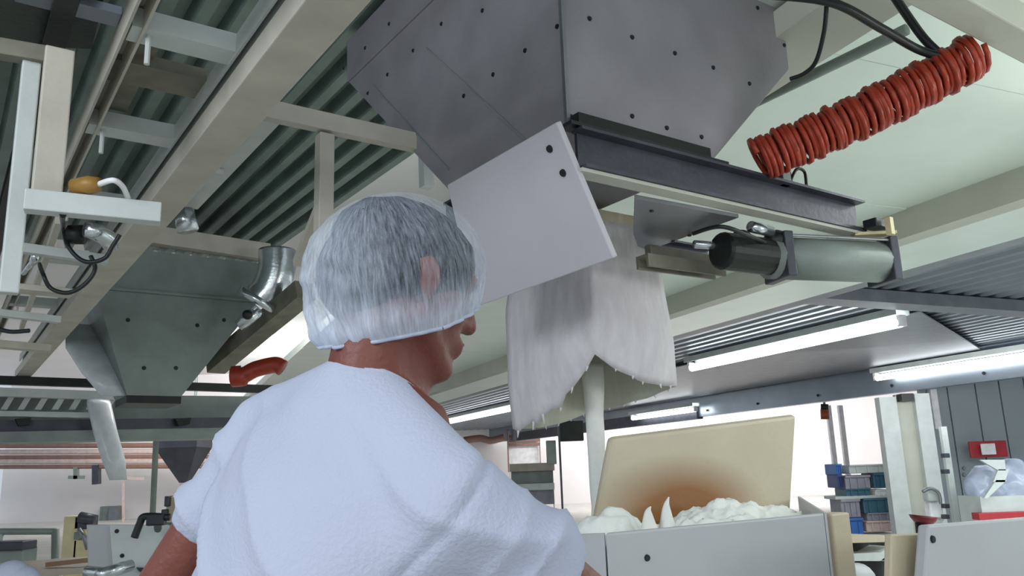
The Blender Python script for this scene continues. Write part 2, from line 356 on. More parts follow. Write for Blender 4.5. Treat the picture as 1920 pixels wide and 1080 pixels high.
MB().tube([at(1408, 425, z=zb-.03), at(1445, 434, z=zb-.03)], .022, 12).build('pipe_union', 'bright_steel', gate, True)
s0 = at(1655, 447, z=zb-.02)
MB().bar(at(1600, 444, z=zb-.02), at(1678, 440, z=zb-.02), .05, .012).build('sensor_bracket', 'yellow_paint', gate)
MB().box(at(1645, 422, z=zb+.02), (N2, D2, Z), (.055, .03, .018)).build('sensor', 'black_rubber', gate, bevel=.004)
MB().box(at(1668, 424, z=zb), (N2, D2, Z), (.012, .012, .035)).build('sensor_post', 'yellow_paint', gate)
ap = at(1470, 335, z=zt)
MB().tube(spline([at(1452, 338, z=zt+.01), at(1462, 316, z=zt+.06), at(1478, 322, z=zt+.07), at(1483, 342, z=zt+.01)]), .008, 8).build('elbow_fitting', 'black_rubber', gate, True)
MB().tube(spline([at(1480, 345, z=zt), at(1493, 318, z=zt+.06), at(1508, 322, z=zt+.06), at(1512, 348, z=zt)]), .006, 8).build('hose_loop', 'black_rubber', gate, True)
MB().box(at(1468, 335, z=zt+.02), (N2, D2, Z), (.025, .02, .03)).build('solenoid', 'dull_steel', gate, bevel=.004)

# ------------------------------------------------------------------ white board under the mouth
T0 = at(1046, 230, z=2.40)
def board_pt(x, y):                      # slanting plane: runs along D2, leans under the mouth
    n = D2.cross(N2*.207-Z*.403).normalized(); return onplane(x, y, T0-N2*.03, n)
bp = [board_pt(x, y) for x, y in [(838, 347), (1043, 229), (1150, 484), (892, 576)]]
bn = D2.cross(N2*.207-Z*.403).normalized()
if bn.dot(CAM-T0) < 0: bn = -bn
brd = thing('deflector_board', bp[3], 'large tilted white plastic board with two bolts beside the hairnet', 'board')
MB().hexa(bp, [p-bn*.022 for p in bp]).build('board', 'white_plastic', brd, bevel=.004)
bolts(brd, [board_pt(1031, 279), board_pt(1056, 324)], bn, .0135)

# ------------------------------------------------------------------ flour sleeve
sl = thing('flour_sleeve', M0+N2*.3+D2*.3-Z*.7, 'grey white fabric sleeve hanging under the hopper, frayed at its hem', 'sleeve')
E0 = at(1107, 535, z=2.06)
def sleeve():
    n = 24; rows = []; zz = np.linspace(0, 1, 22)
    nearx = [(1118, 330), (1107, 535), (1106, 688)]
    hl = onplane(985, 785, E0, N2); hn = onplane(1106, 688, E0, N2)
    top = 2.34
    # plan outlines at three heights: near corner, left corner, far corner, right corner
    def corner(k, t):
        a = float(np.interp(t, [0, .35, 1], [.50, .60, .58])); b = float(np.interp(t, [0, .3, .75, 1], [.34, .40, .44, .44]))
        bul = float(np.interp(t, [0, .45, .75, 1], [0, .0, .02, -.02]))
        o = V((E0.x, E0.y, 0)) - (N2+D2)*bul
        return (o, o+D2*a, o+D2*a+N2*b, o+N2*b)[k]
    hem = {0: 1.79, 1: 1.54, 2: 1.62, 3: 1.68}
    for t in zz:
        row = []
        cs = [corner(k, t) for k in range(4)]
        for k in range(4):
            p, q = cs[k], cs[(k+1) % 4]; h0, h1 = hem[k], hem[(k+1) % 4]; hemmid = {0: 1.52, 1: 1.53, 2: 1.62, 3: 1.66}[k]
            for j in range(12):
                s_ = j/12
                hh = h0*(1-s_)**2+2*hemmid*s_*(1-s_)+h1*s_**2
                if k == 0: hh += .015*math.sin(s_*26)*(s_ > .3)
                z = top*(1-t)+hh*t
                pt = p.lerp(q, s_); out = (pt-(cs[0]+cs[2])/2).normalized()
                w = math.sin(s_*math.pi)
                pt = pt + out*(w*(.03*math.sin(t*math.pi)+.012*math.sin(s_*19+k*2+t*3))*t + .003*noise.noise(V((s_*9+k*9, t*4, 1))))
                row.append(V((pt.x, pt.y, z)))
        rows.append(row)
    return rows
SR = sleeve()
so = MB().rings(SR, cap=False).build('sleeve_fabric', 'fabric', sl, True)
sm = so.modifiers.new('thick', 'SOLIDIFY'); sm.thickness = .004; sm.offset = -1; so.data.materials.append(MATS['fabric_inside']); sm.material_offset = 1
tb = [SR[0], [p+Z*.03 for p in SR[0]]]
MB().rings([[p*1.0 for p in SR[0]], [p+Z*.045 for p in SR[0]]]).build('sleeve_collar', 'cream_plastic', sl)
# ragged threads at the hem
hb = MB()
for j in range(1, 47, 2):
    p = SR[-1][j]; l = random.uniform(.01, .04) if j < 13 else random.uniform(.004, .014); hb.tube([p+Z*.004, p-Z*l+V((random.uniform(-.008, .008), 0, 0))], [.006, .0015], 5)
hb.build('frayed_hem', 'fabric', sl)['kind'] = 'stuff'
# stream of flour falling out of the sleeve
st0 = (SR[-1][0]+SR[-1][24])/2
fs = onplane(1116, 800, st0, V((0, 1, 0)))
lean = .0
b = MB(); rs = []
for i in range(30):
    t = i/29; z = 1.80*(1-t)+1.05*t; r = float(np.interp(t, [0, .25, .8, 1], [.05, .040, .034, .05]))
    rs.append([V((fs.x+math.cos(a)*r*(1+.22*noise.noise(V((math.cos(a)*2, math.sin(a)*2, z*5)))), fs.y+math.sin(a)*r, z)) for a in [2*math.pi*k/16 for k in range(16)]])
o = b.rings(rs).build('flour_stream', 'flour', None, True); tag(o, 'white stream of flour falling from the sleeve into the trough', 'flour'); o['kind'] = 'stuff'

# ------------------------------------------------------------------ trough with cream board, dough
F0 = at(1135, 1000, Y=2.02); F1 = onplane(1545, 962, F0, D2)
wN = (F1-F0).dot(N2); zf = (F0.z+F1.z)/2
tr = thing('dough_trough', V((F0.x, F0.y, 0))+N2*wN/2+D2*.35, 'grey white dough trough under the flour sleeve with a tall cream back board', 'trough')
_b = at(1503, 955, Y=F1.y+.66); DD = V((_b.x-F1.x, _b.y-F1.y, 0)).normalized()
def FP(u, v, z): return V((F0.x, F0.y, 0))+N2*u+DD*v+Z*z
def fbox(u0_, u1_, v0, v1, z0, z1, name, m): return MB().hexa([FP(u0_, v0, z0), FP(u1_, v0, z0), FP(u1_, v1, z0), FP(u0_, v1, z0)], [FP(u0_, v0, z1), FP(u1_, v0, z1), FP(u1_, v1, z1), FP(u0_, v1, z1)]).build(name, m, tr)
b = MB(); b.hexa([FP(0, 0, .55), FP(wN, 0, .55), FP(wN, .025, .55), FP(0, .025, .55)], [FP(0, -.0, F0.z), FP(wN, 0, F1.z), FP(wN, .025, F1.z), FP(0, .025, F0.z)])
b.build('front_panel', 'trough_plastic', tr, bevel=.006)
DEP = .78
MB().hexa([FP(-.004, 0, .55), FP(-.004, .02, .55), FP(-.30, .32, .55), FP(-.30, .30, .55)], [FP(-.004, 0, F0.z), FP(-.004, .02, F0.z), FP(-.30, .32, F0.z-.01), FP(-.30, .30, F0.z-.01)]).build('corner_panel', 'trough_plastic', tr)
fbox(-.322, -.298, .3, DEP, .55, F0.z-.01, 'side_panel', 'trough_plastic')
MB().hexa([FP(wN, 0, .55), FP(wN+.012, 0, .55), FP(wN+.012, DEP, .55), FP(wN, DEP, .55)], [FP(wN, 0, F1.z), FP(wN+.012, 0, F1.z), FP(wN+.012, DEP, F1.z+.02), FP(wN, DEP, F1.z+.02)]).build('side_panel', 'trough_plastic', tr)
fbox(-.29, wN, .32, DEP, .54, .58, 'trough_bottom', 'steel')
MB().box(FP(wN+.05, .06, 1.1), (N2, D2, Z), (.045, .03, .10)).build('cheek_plate', 'cream_plastic', tr, bevel=.006)
bolts(tr, [onplane(1213, 1046, F0, D2)], -D2, .009)
for u, v in ((.02, .05), (wN-.05, .05), (.02, DEP-.06), (wN-.05, DEP-.06)): MB().box(FP(u, v, .275), (N2, D2, Z), (.03, .03, .275)).build('leg', 'steel', tr)
pb = FP(0, DEP-.06, 0); BB = [onplane(x, y, pb, D2) for x, y in [(1120, 985), (1482, 985), (1494, 778), (1150, 821)]]
STAIN_C = tuple(onplane(1285, 965, pb, D2)-ORG[tr.name]); stained()
MB().hexa(BB, [p+D2*.035+Z*.006 for p in BB]).build('back_board', 'stained_board', tr, bevel=.014)
# dough and loose flour: one heaped surface in the trough
def heap(name, poly, nx, ny, fn, material, label, cat):
    b = MB(); g = [[b.b.verts.new(fn(i/nx, j/ny)) for j in range(ny+1)] for i in range(nx+1)]
    for i in range(nx):
        for j in range(ny): b.b.faces.new((g[i][j], g[i+1][j], g[i+1][j+1], g[i][j+1]))
    rim = [g[i][0] for i in range(nx+1)]+[g[nx][j] for j in range(1, ny+1)]+[g[i][ny] for i in range(nx-1, -1, -1)]+[g[0][j] for j in range(ny-1, 0, -1)]
    low = [b.b.verts.new((v.co.x, v.co.y, .70)) for v in rim]
    for i in range(len(rim)): b.b.faces.new((rim[i], low[i], low[(i+1) % len(rim)], rim[(i+1) % len(rim)]))
    b.b.faces.new(low); o = b.build(name, material, None, True); tag(o, label, cat); o['kind'] = 'stuff'; return o
def dough_fn(s, t):
    u = -.26+s*(wN+.22); v = .05+t*(DEP-.14)
    if u < 0: v = max(v, .04 - u*1.02)
    z = zf-.03+.05*noise.noise(V((u*5, v*5, 2)))+.02*noise.noise(V((u*17, v*17, 5)))+.008*noise.noise(V((u*50, v*50, 7)))
    z += .075*math.exp(-((u-.42)/.17)**2-((v-.46)/.2)**2) + .045*math.exp(-((u+.02)/.13)**2-((v-.3)/.2)**2) - .02*max(0, 1-u/.1)*0
    z -= .02*math.exp(-((u-.14)/.06)**2)
    return FP(u, v, z)
heap('flour_heap', None, 90, 50, dough_fn, 'flour', 'heap of white flour and dough filling the trough', 'flour')
for k, (x, y0, y1) in enumerate([(1216, 972, 950), (1250, 970, 932)]):
    p = onplane(x, y0, FP(0, .18, 0), D2); q = onplane(x+4, y1, FP(0, .18, 0), D2)
    o = MB().tube(spline([p-Z*.03, p.lerp(q, .5)-N2*.005, q]), [.024*(1-i/16)**1.6+.002 for i in range(17)], 8).build('dough_peak', 'dough', None, True)
    tag(o, ['shorter pointed dough tip standing out of the flour', 'taller pointed dough tip standing out of the flour'][k], 'dough')
# ------------------------------------------------------------------ right foreground machine
rm = thing('machine_guard', V((1.3, 2.2, 0)), 'grey white bolted guard panel at the lower right corner with a cream side', 'guard')
g0 = at(1745, 985, Y=2.1)
gq = [onplane(x, y, g0, D2) for x, y in [(1742, 985), (2060, 960), (2060, 1250), (1722, 1250)]]
MB().hexa(gq, [p+D2*.03 for p in gq]).build('guard_panel', 'trough_plastic', rm, bevel=.006)
bolts(rm, [onplane(1748, 1011, g0, D2)], -D2, .010)
gc = [onplane(x, y, g0+D2*.06, D2) for x, y in [(1672, 1002), (1740, 1000), (1725, 1250), (1668, 1250)]]
MB().hexa(gc, [p+D2*.02 for p in gc]).build('guard_side', 'cream_plastic', rm, bevel=.004)
MB().box(V((1.45, 2.5, .46)), (N2, D2, Z), (.35, .16, .46)).build('guard_base', 'steel', rm)
dm = thing('conveyor_frame', at(1600, 1060, Y=2.9)-Z*.3, 'dark recessed conveyor frame between trough and guard panel', 'conveyor')
k0 = at(1530, 1030, Y=3.2)
def KP(x, y, off=0): return onplane(x, y, k0+D2*off, D2)
def quad(mb, pts, off, th): 
    a = [KP(x, y, off) for x, y in pts]; mb.hexa(a, [p+D2*th for p in a]); return mb
quad(MB(), [(1530, 1008), (1672, 1004), (1672, 1016), (1530, 1020)], 0, .2).build('upper_rail', 'cream_plastic', dm)
quad(MB(), [(1525, 1020), (1672, 1016), (1672, 1050), (1525, 1052)], .12, .1).build('dark_recess', 'black_steel', dm)
quad(MB(), [(1525, 1042), (1650, 1036), (1672, 1024), (1672, 1036), (1650, 1052), (1525, 1052)], 0, .1).build('middle_rail', 'pale_paint', dm)
quad(MB(), [(1525, 1056), (1672, 1052), (1672, 1110), (1525, 1110)], .15, .1).build('lower_recess', 'black_steel', dm)
MB().tube([KP(1540, 1096, -.1), KP(1612, 1096, -.1)], .075, 20).build('roller', 'trough_plastic', dm, True)
for x in (1535, 1665): MB().bar(V(KP(x, 1050, .1)).xy.to_3d(), KP(x, 1020, .1), .03, .03, up=N2, off=(0, 0)).build('leg', 'steel', dm)

# ------------------------------------------------------------------ orange coiled air hose and black hoses
h0 = at(1420, 300, z=zt+.06); h1 = at(1835, 100, z=2.74)
def coil():
    n = 58; per = 12; ax = h1-h0; d, sd, uu = frame(ax); pts = []
    for i in range(n*per+1):
        t = i/(n*per); c = h0+ax*t - Z*.02*math.sin(math.pi*t); a = 2*math.pi*i/per
        R = .074*(1+.07*math.sin(i*.37)+.05*math.sin(i*1.3/per)); sag = d*.012*math.sin(i*.09)
        pts.append(c+sag+(sd*math.cos(a)+uu*math.sin(a))*R)
    return pts
tag(MB().tube(coil(), .0105, 6).build('coiled_air_hose', 'orange', None, True), 'orange coiled air hose slung between slide gate and ceiling beam', 'hose')
def hose(pts, r, label, name='air_hose'):
    tag(MB().tube(spline(pts), r, 10).build(name, 'black_rubber', None, True), label, 'hose')
hose([at(1440, -10, z=2.9), at(1560, 5, z=2.85), at(1650, 52, z=2.8), at(1720, 92, z=2.76), at(1772, 108, z=2.72)], .016, 'thick black hose curving down to the coiled hose from the hopper top')
hose([at(1668, -20, z=2.95), at(1705, 35, z=2.88), at(1735, 75, z=2.8), at(1765, 104, z=2.74)], .016, 'short thick black hose dropping steeply to the coiled hose end')
hose([at(1550, 10, z=2.86), at(1545, 60, z=2.8), at(1530, 115, z=2.74), at(1508, 138, z=2.72), at(1482, 148, z=2.72)], .008, 'thin black cable hanging beside the hopper edge')
tag(MB().tube([at(1392, 204, z=3.1), at(1700, 55, z=3.1)], .025, 10).build('conduit_pipe', 'dull_steel', None, True), 'grey green conduit under the white ceiling behind the coiled hose', 'pipe')
# beam at the top right corner
tag(MB().box(at(1810, 40, z=2.74)+Z*.08, (N2, D2, Z), (2.6, .06, .06)).build('roof_beam', 'beam_beige', None, bevel=.006), 'broad grey beam crossing the top right corner above the coiled hose', 'beam')
tag(MB().bar(A1(2.44, .6, 3.06), A1(2.44, 9, 3.06), .34, .12).build('lining_beam', 'beam_beige', None, bevel=.006), 'grey beam along the white lining just right of the large hopper', 'beam')

# ------------------------------------------------------------------ left overhead frames
mb = MB().box(A2(.72, 5.2, 2.54), (N2, D2, Z), (.07, 4.9, .04)).build('main_beam', 'cream_paint', None, bevel=.004); tag(mb, 'long grey cream box beam running diagonally across the left ceiling', 'beam')
ld = thing('ladder_frame', A2(.5, 3, 2.6), 'pale painted ladder frame left of the long diagonal beam', 'frame')
MB().channel(A2(.36, .8, 2.6), A2(.36, 9.5, 2.6), .05, .09, .008).build('frame_rail', 'cream_paint', ld)
MB().channel(A2(.655, .8, 2.6), A2(.655, 9.5, 2.6), .035, .07, .008).build('frame_rail', 'pale_paint', ld)
for v in (2.36, 3.13, 4.05, 5.2, 6.6): 
    MB().box(A2(.5, v, 2.615), (N2, D2, Z), (.15, .045, .005)).box(A2(.5, v-.045, 2.64), (N2, D2, Z), (.15, .004, .03)).build('rung', 'pale_paint', ld)
    MB().tube([A2(.40, v-.015, 2.52), A2(.40, v-.015, 2.68)], .008, 8).build('hanger_bolt', 'pale_paint', ld)
MB().box(A2(.5, 2.72, 2.68), (N2, D2, Z), (.14, .08, .02)).build('cross_plate', 'grime_paint', ld)
MB().box(A2(.42, 2.75, 2.70), (N2, D2, Z), (.05, .36, .008)).build('side_plate', 'grime_paint', ld)
tag(MB().ibeam(A2(.19, .8, 2.66), A2(.19, 9, 2.66), .06, .1).build('cable_rail', 'black_steel', None), 'black rail running beside the ladder frame at the upper left', 'rail')
sp = [at(x, y, z=2.72) for x, y in [(-140, -60), (208, -60), (172, 92), (-160, 78)]]
tag(MB().hexa(sp, [p+Z*.05 for p in sp]).build('soffit_panel', 'green_panel', None), 'dark green panel overhead in the top left corner', 'panel')
tag(MB().box(at(130, 8, z=2.69), (N2, D2, Z), (.13, .04, .012)).build('label_plate', 'deck_right', None), 'pale blue grey strip under the dark green panel at the top left', 'plate')
def post(name, x0, x1, y0, y1, Y, th, material, label):
    p = at((x0+x1)/2, (y0+y1)/2, Y=Y); w = (x1-x0)/FPX*Y*1.03
    z1 = at((x0+x1)/2, y0, Y=Y).z; z0 = at((x0+x1)/2, y1, Y=Y).z
    o = MB().box((p.x, p.y, (z0+z1)/2), (N2, D2, Z), (w/2, th, (z1-z0)/2)).build(name, material, None, bevel=.004)
    return tag(o, label, 'post')
YP = at(60, 112, z=2.565).y; ZB = at(98, 400, Y=YP).z-.02
post('hanger_post', 22, 55, 100, 550, YP, .02, 'pale_paint', 'narrow pale hanging post at the left edge')
post('hanger_plate', 72, 124, 95, 400, YP, .02, 'cream_paint', 'broad pale hanging plate right of the narrow post at the left edge')
def xbar(name, x0, y0, x1, y1, z, w, h, material, label, cat='bar'):
    o = MB().bar(at(x0, y0, z=z), at(x1, y1, z=z), w, h).build(name, material, None, bevel=.003); return tag(o, label, cat)
xbar('cross_bar', -60, 97, 126, 128, 2.55, .05, .05, 'grime_paint', 'brownish bar across the head of the left hanging posts')
xbar('cross_bar', 44, 396, 300, 420, ZB, .05, .058, 'pale_paint', 'wide pale cross bar between the hanging posts and the diagonal beam')
xbar('cross_bar', 40, 474, 200, 496, 2.32, .05, .04, 'pale_paint', 'short pale bar behind the cable loops')
xbar('cross_bar', -30, 540, 135, 556, 2.32, .12, .03, 'cream_paint', 'flat cream tray bar at the foot of the left hanging post')
xbar('cross_bar', -30, 590, 110, 606, 2.32, .06, .04, 'pale_paint', 'pale bar low on the left edge under the tray bar')
xbar('cross_bar', -30, 650, 90, 660, 2.32, .10, .05, 'cream_paint', 'cream bar lowest in the left frame, above the platform')
xbar('cross_bar', 40, 620, 110, 420, 2.5, .03, .04, 'cream_paint', 'thin diagonal cream strut behind the narrow hanging post', 'strut')
# valve, fittings, cable loops
ZV = ZB+.085
vl = thing('air_valve', at(165, 352, z=ZV), 'ochre air valve with a bent white hose on the wide cross bar', 'valve')
MB().tube([at(138, 350, z=ZV), at(168, 347, z=ZV), at(186, 346, z=ZV)], [.022, .026, .02], 14).build('valve_body', 'ochre', vl, True)
MB().tube(spline([at(184, 346, z=ZV), at(212, 338, z=ZV), at(230, 350, z=ZV), at(240, 372, z=ZV-.02)]), .008, 8).build('bent_hose', 'white_pipe', vl, True)
ft = thing('pipe_fitting', at(185, 440, z=2.35), 'shiny round pipe fitting behind the upper cable loop', 'fitting')
MB().tube([at(160, 430, z=2.36), at(180, 434, z=2.36), at(200, 445, z=2.36), at(208, 462, z=2.34)], [.03, .036, .036, .03], 16).build('fitting_body', 'bright_steel', ft, True)
MB().tube([at(130, 440, z=2.36), at(158, 440, z=2.36)], .04, 14).build('fitting_collar', 'black_steel', ft, True)
def cable(pts, r, label): tag(MB().tube(spline(pts), r, 8).build('cable_loop', 'black_rubber', None, True), label, 'cable')
cable([at(118, 402, z=ZB), at(118, 420, Y=3.2), at(128, 462, Y=3.2), at(158, 490, Y=3.2), at(195, 485, Y=3.2), at(212, 460, Y=3.2), at(225, 440, Y=3.2)], .009, 'black cable loop hanging around the shiny fitting')
cable([at(74, 495, z=2.335), at(80, 512, Y=3.3), at(95, 540, Y=3.3), at(128, 549, Y=3.3), at(160, 532, Y=3.3), at(178, 505, Y=3.3), at(170, 480, Y=3.3)], .009, 'black cable loop hanging lower, over the cream tray bar')
cable([at(-10, 615, Y=3.4), at(20, 622, Y=3.4), at(55, 620, Y=3.4)], .009, 'short black cable at the left edge under the frame')
tag(MB().tube([at(62, 490, z=2.36), at(44, 512, z=2.36)], .012, 10).tube([at(66, 480, z=2.36), at(62, 492, z=2.36)], .017, 10).build('brass_nozzle', 'bright_steel', None, True), 'small shiny nozzle at the left end of the lower cable loop', 'nozzle')
# rail, post and foot between the diagonal beam and the big hopper
tag(MB().bar(A2(.80, 2.93, 2.70), A2(1.95, 2.93, 2.70), .05, .075).build('guard_rail', 'cream_paint', None, bevel=.004), 'cream horizontal rail between the diagonal beam and the large hopper', 'rail')
pp = at(607, 250, z=2.69); p2 = at(594, 500, Y=pp.y)
tag(MB().box((pp.x, pp.y+.02, (pp.z+p2.z)/2), (N2, D2, Z), (.03, .03, (pp.z-p2.z)/2)).build('hanger_post', 'cream_paint', None, bevel=.003), 'cream hanging post dropping from the rail behind the hairnet', 'post')
tag(MB().bar(at(608, 395, Y=pp.y+.05), at(565, 500, Y=pp.y+.35), .07, .03).build('post_brace', 'cream_paint', None), 'slanted cream brace at the foot of the hanging post', 'brace')
tag(MB().bar(A2(1.0, 3.02, 2.78), A2(1.0, 4.4, 2.78), .10, .05).build('side_beam', 'pale_paint', None), 'pale beam beside the diagonal beam under the profiled deck', 'beam')
tag(MB().bar(A2(.79, 3.75, 2.75), A2(1.0, 3.75, 2.75), .04, .04).build('spacer_bar', 'pale_paint', None), 'short pale spacer joining the diagonal beam and side beam', 'bar')
tag(MB().bar(at(798, 290, Y=5.0), at(800, 352, Y=5.0), .07, .07, up=N2, off=(0, 0)).build('slim_post', 'pale_paint', None), 'slim pale post in the bright gap above the hairnet', 'post')

# ------------------------------------------------------------------ left hopper
def left_hopper():
    Y = 6.6; t = thing('hopper', at(300, 600, Y=Y), 'dull grey pyramid hopper hanging below the left platform', 'hopper')
    c = at(300, 480, Y=Y)
    def HP(x, y, off=0): return onplane(x, y, c+D2*off, D2)
    def ring(xl, xr, y):
        a, b2 = HP(xl, y), HP(xr, y); z = (a.z+b2.z)/2; a.z = b2.z = z; w = (b2-a).length; return [a, b2, b2+D2*w, a+D2*w]
    def ring2(xl, xr, y, inset):
        a, b2 = HP(xl, y), HP(xr, y); z = (a.z+b2.z)/2; a.z = b2.z = z; w = (b2-a).length; mid = ring(185, 490, 560); wd = (mid[1]-mid[0]).length
        return [a, b2, b2+D2*wd*.9, a+D2*wd*.9]
    r1, r2, r3 = ring2(196, 488, 478, 0), ring2(178, 482, 556, 0), ring2(238, 340, 742, 0)
    cc = (r3[0]+r3[1])/2
    r3 = [r3[0], r3[1], r3[1]+D2*.5, r3[0]+D2*.5]
    MB().rings([r1, r2]).build('hopper_box', 'dull_steel', t); MB().rings([r2, r3]).build('hopper_cone', 'dull_steel', t)
    MB().rings([r3, [p-Z*.06 for p in r3]]).build('hopper_outlet', 'black_steel', t)
    MB().bar(r2[0]-D2*.02, r2[1]-D2*.02, .02, .02).build('seam_rib', 'dull_steel', t)
    MB().bar(HP(262, 455, -.03), HP(502, 490, -.03), .12, .15).build('hopper_flange', 'cream_paint', t, bevel=.005)
    nn = (r2[1]-r2[0]).cross(r3[0]-r2[0]).normalized(); nn = nn if nn.y < 0 else -nn
    bolts(t, [onplane(x, y, r2[0], nn) for x, y in [(240, 600), (370, 610), (420, 600), (270, 690), (330, 690)]], nn, .018, 'rivet')
left_hopper()
tag(MB().bar(at(405, 700, Y=7.4), at(575, 560, Y=6.4), .17, .15).build('platform_beam', 'grime_paint', None), 'brownish beam slanting down behind the left hopper to the hairnet', 'beam')
db = thing('duct_elbow', at(515, 530, Y=6.7), 'shiny round duct elbow between left hopper and hairnet', 'duct')
MB().tube(spline([at(520, 470, Y=6.7), at(518, 510, Y=6.7), at(505, 545, Y=6.7), at(490, 562, Y=6.7)]), .155, 18).build('elbow', 'bright_steel', db, True)
MB().tube([at(488, 558, Y=6.6), at(480, 570, Y=6.6)], .18, 18).build('elbow_ring', 'bright_steel', db, True)
fc = thing('clamp_fitting', at(470, 590, Y=6.5), 'small shiny clamp with a dark knob on the left hopper edge', 'clamp')
MB().tube([at(448, 612, Y=6.5), at(487, 580, Y=6.5)], .05, 12).build('clamp_body', 'bright_steel', fc, True)
MB().ball(at(464, 590, Y=6.4), .04).build('clamp_knob', 'black_rubber', fc, True)
tag(MB().tube([at(345, 395, Y=4.1), at(352, 432, Y=4.1)], [.05, .055], 14).build('warning_lamp', 'bright_steel', None, True), 'pale round canister lamp beside the diagonal beam above the left hopper', 'lamp')
# clear plastic sleeves at the left
def film(pts, name, label, material='clear_film'):
    (p, q), = [pts[:2]]; b = MB(); rs = []
    for i, (c, w) in enumerate(pts): rs.append((c, w))
    R = []
    for i, (c, w) in enumerate(rs):
        R.append([c+N2*w*math.cos(a)+D2*w*.5*math.sin(a)+N2*.012*noise.noise(V((a*2, i*.7, 3))) for a in [2*math.pi*k/16 for k in range(16)]])
    tag(MB().rings(R).build(name, material, None, True), label, 'sleeve')
film([(at(155, 610, Y=6.9), .13), (at(165, 655, Y=6.7), .16), (at(190, 700, Y=6.6), .14), (at(214, 742, Y=6.5), .10)], 'plastic_sleeve', 'crumpled grey translucent plastic sleeve slanting to the left hopper outlet')
film([(at(183, 742, Y=8.75), .11), (at(186, 758, Y=8.45), .110), (at(198, 810, Y=8.45), .112), (at(212, 860, Y=8.45), .112), (at(222, 900, Y=8.45), .08)], 'filling_sleeve', 'long whitish sleeve hanging below the left platform')

# ------------------------------------------------------------------ left platform edge (level bands)
pf = thing('platform', at(150, 800, Y=8.5), 'grey green platform edge with a slotted rail along the lower left', 'platform')
def PP(x, y, off=0, Y=8.5): return onplane(x, y, at(150, 800, Y=Y)+D2*off, D2)
def pquad(pts, off, th, material, name):
    a = [PP(x, y, off) for x, y in pts]; return MB().hexa(a, [p+D2*th for p in a]).build(name, material, pf)
pquad([(-120, 722), (215, 734), (215, 750), (-120, 738)], 0, .1, 'pale_paint', 'top_rail')
pquad([(-120, 768), (200, 774), (200, 784), (-120, 778)], 0, .1, 'pale_paint', 'middle_rail')
pquad([(-120, 700), (620, 726), (620, 740), (-120, 716)], .35, .1, 'black_steel', 'dark_beam')  # black band set back behind the top rail
pquad([(-120, 736), (620, 745), (620, 785), (-120, 796)], .5, .04, 'dull_steel', 'web_plate')
pquad([(-120, 790), (620, 780), (620, 800), (-120, 812)], .1, .3, 'dark_steel', 'lower_web')
pquad([(-120, 812), (620, 798), (620, 818), (-120, 832)], .0, .4, 'dull_steel', 'lower_flange')
for x in range(-95, 200, 32):
    pquad([(x, 768), (x+12, 768), (x+28, 742), (x+16, 742)], .25, .05, 'pale_paint', 'rail_slat')
for x in (45, 345): pquad([(x-16, 785), (x+14, 783), (x+10, 796), (x-10, 798)], -.02, .1, 'black_steel', 'bracket')
# back hopper with spout
bh = thing('back_hopper', at(345, 860, Y=11), 'small dark cone hopper with a spout beside the left sleeve cuff', 'hopper')
def tap(x, y, w): c = at(x, y, Y=11); k = w/FPX*11/2; return [c+V((-k, -k, 0)), c+V((k, -k, 0)), c+V((k, k, 0)), c+V((-k, k, 0))]
MB().rings([tap(345, 822, 78), tap(345, 840, 76)]).build('hopper_box', 'dark_steel', bh); MB().rings([tap(345, 840, 76), tap(346, 905, 14)]).build('hopper_cone', 'dark_steel', bh)
MB().rings([tap(346, 905, 13), tap(346, 945, 12)]).build('spout', 'pink_pipe', bh)
tag(MB().tube([V((at(284, 822, Y=9.5).x, 9.5, 6.0)), at(286, 968, Y=9.5)], .032, 10).build('drop_pipe', 'dull_steel', None, True), 'thin grey vertical pipe left of the dark cone hopper', 'pipe')
for k in (-.12, .12): MB().tube([at(345, 830, Y=11)+V((k, 0, 0)), V((at(345, 830, Y=11).x+k, 11, 6.0))], .02, 8).build('hanger_rod', 'dull_steel', bh)
# wall pipes
for i, (y, r, mtl, l) in enumerate([(836, .10, 'brown_pipe', 'topmost brown'), (848, .10, 'pink_pipe', 'second, pale pink'), (858, .09, 'brown_pipe', 'third, brown'), (866, .12, 'pink_pipe', 'fourth, pale'), (876, .08, 'brown_pipe', 'lowest, brown')]):
    tag(MB().tube([at(-80, y, Y=33), at(620, y-2, Y=33)], r, 10).build('wall_pipe', mtl, None, True), l+' pipe of the five along the far left wall', 'pipe', 'pipes on the far left wall')
# small things on the far left wall
def hangb(x, y0, y1, w, Y, material, label, name='wall_bracket', foot=0):
    b = MB().bar(at(x, y1, Y=Y), at(x, y0, Y=Y), w, w, up=V((1, 0, 0)), off=(0, 0))
    if foot: b.bar(at(x-foot, y1, Y=Y), at(x+foot, y1, Y=Y), w, w*.8)
    tag(b.build(name, material), label, 'bracket')
hangb(143, 876, 898, .16, 33, 'dull_steel', 'T shaped bracket hanging from the far wall pipes', foot=14)
hangb(181, 872, 908, .25, 33, 'dark_steel', 'thick dark bracket right of the T shaped one on the far wall')
tag(MB().bar(at(222, 898, Y=33), at(268, 900, Y=33), .1, .1).bar(at(231, 985, Y=33), at(231, 900, Y=33), .07, .07, up=V((1, 0, 0)), off=(0, 0)).build('wall_conduit', 'pink_pipe'), 'thin pinkish conduit on the far wall under the filling sleeve', 'conduit')
eb = thing('junction_box', at(208, 978, Y=35.8), 'small grey wall box left of the black lever', 'box')
MB().box(at(208, 964, Y=35.8), ((1, 0, 0), (0, 1, 0), Z), (.39, .2, .33)).build('box_body', 'dull_steel', eb, bevel=.03); MB().box(at(213, 964, Y=35.55), ((1, 0, 0), (0, 1, 0), Z), (.19, .06, .24)).build('box_cover', 'steel', eb)
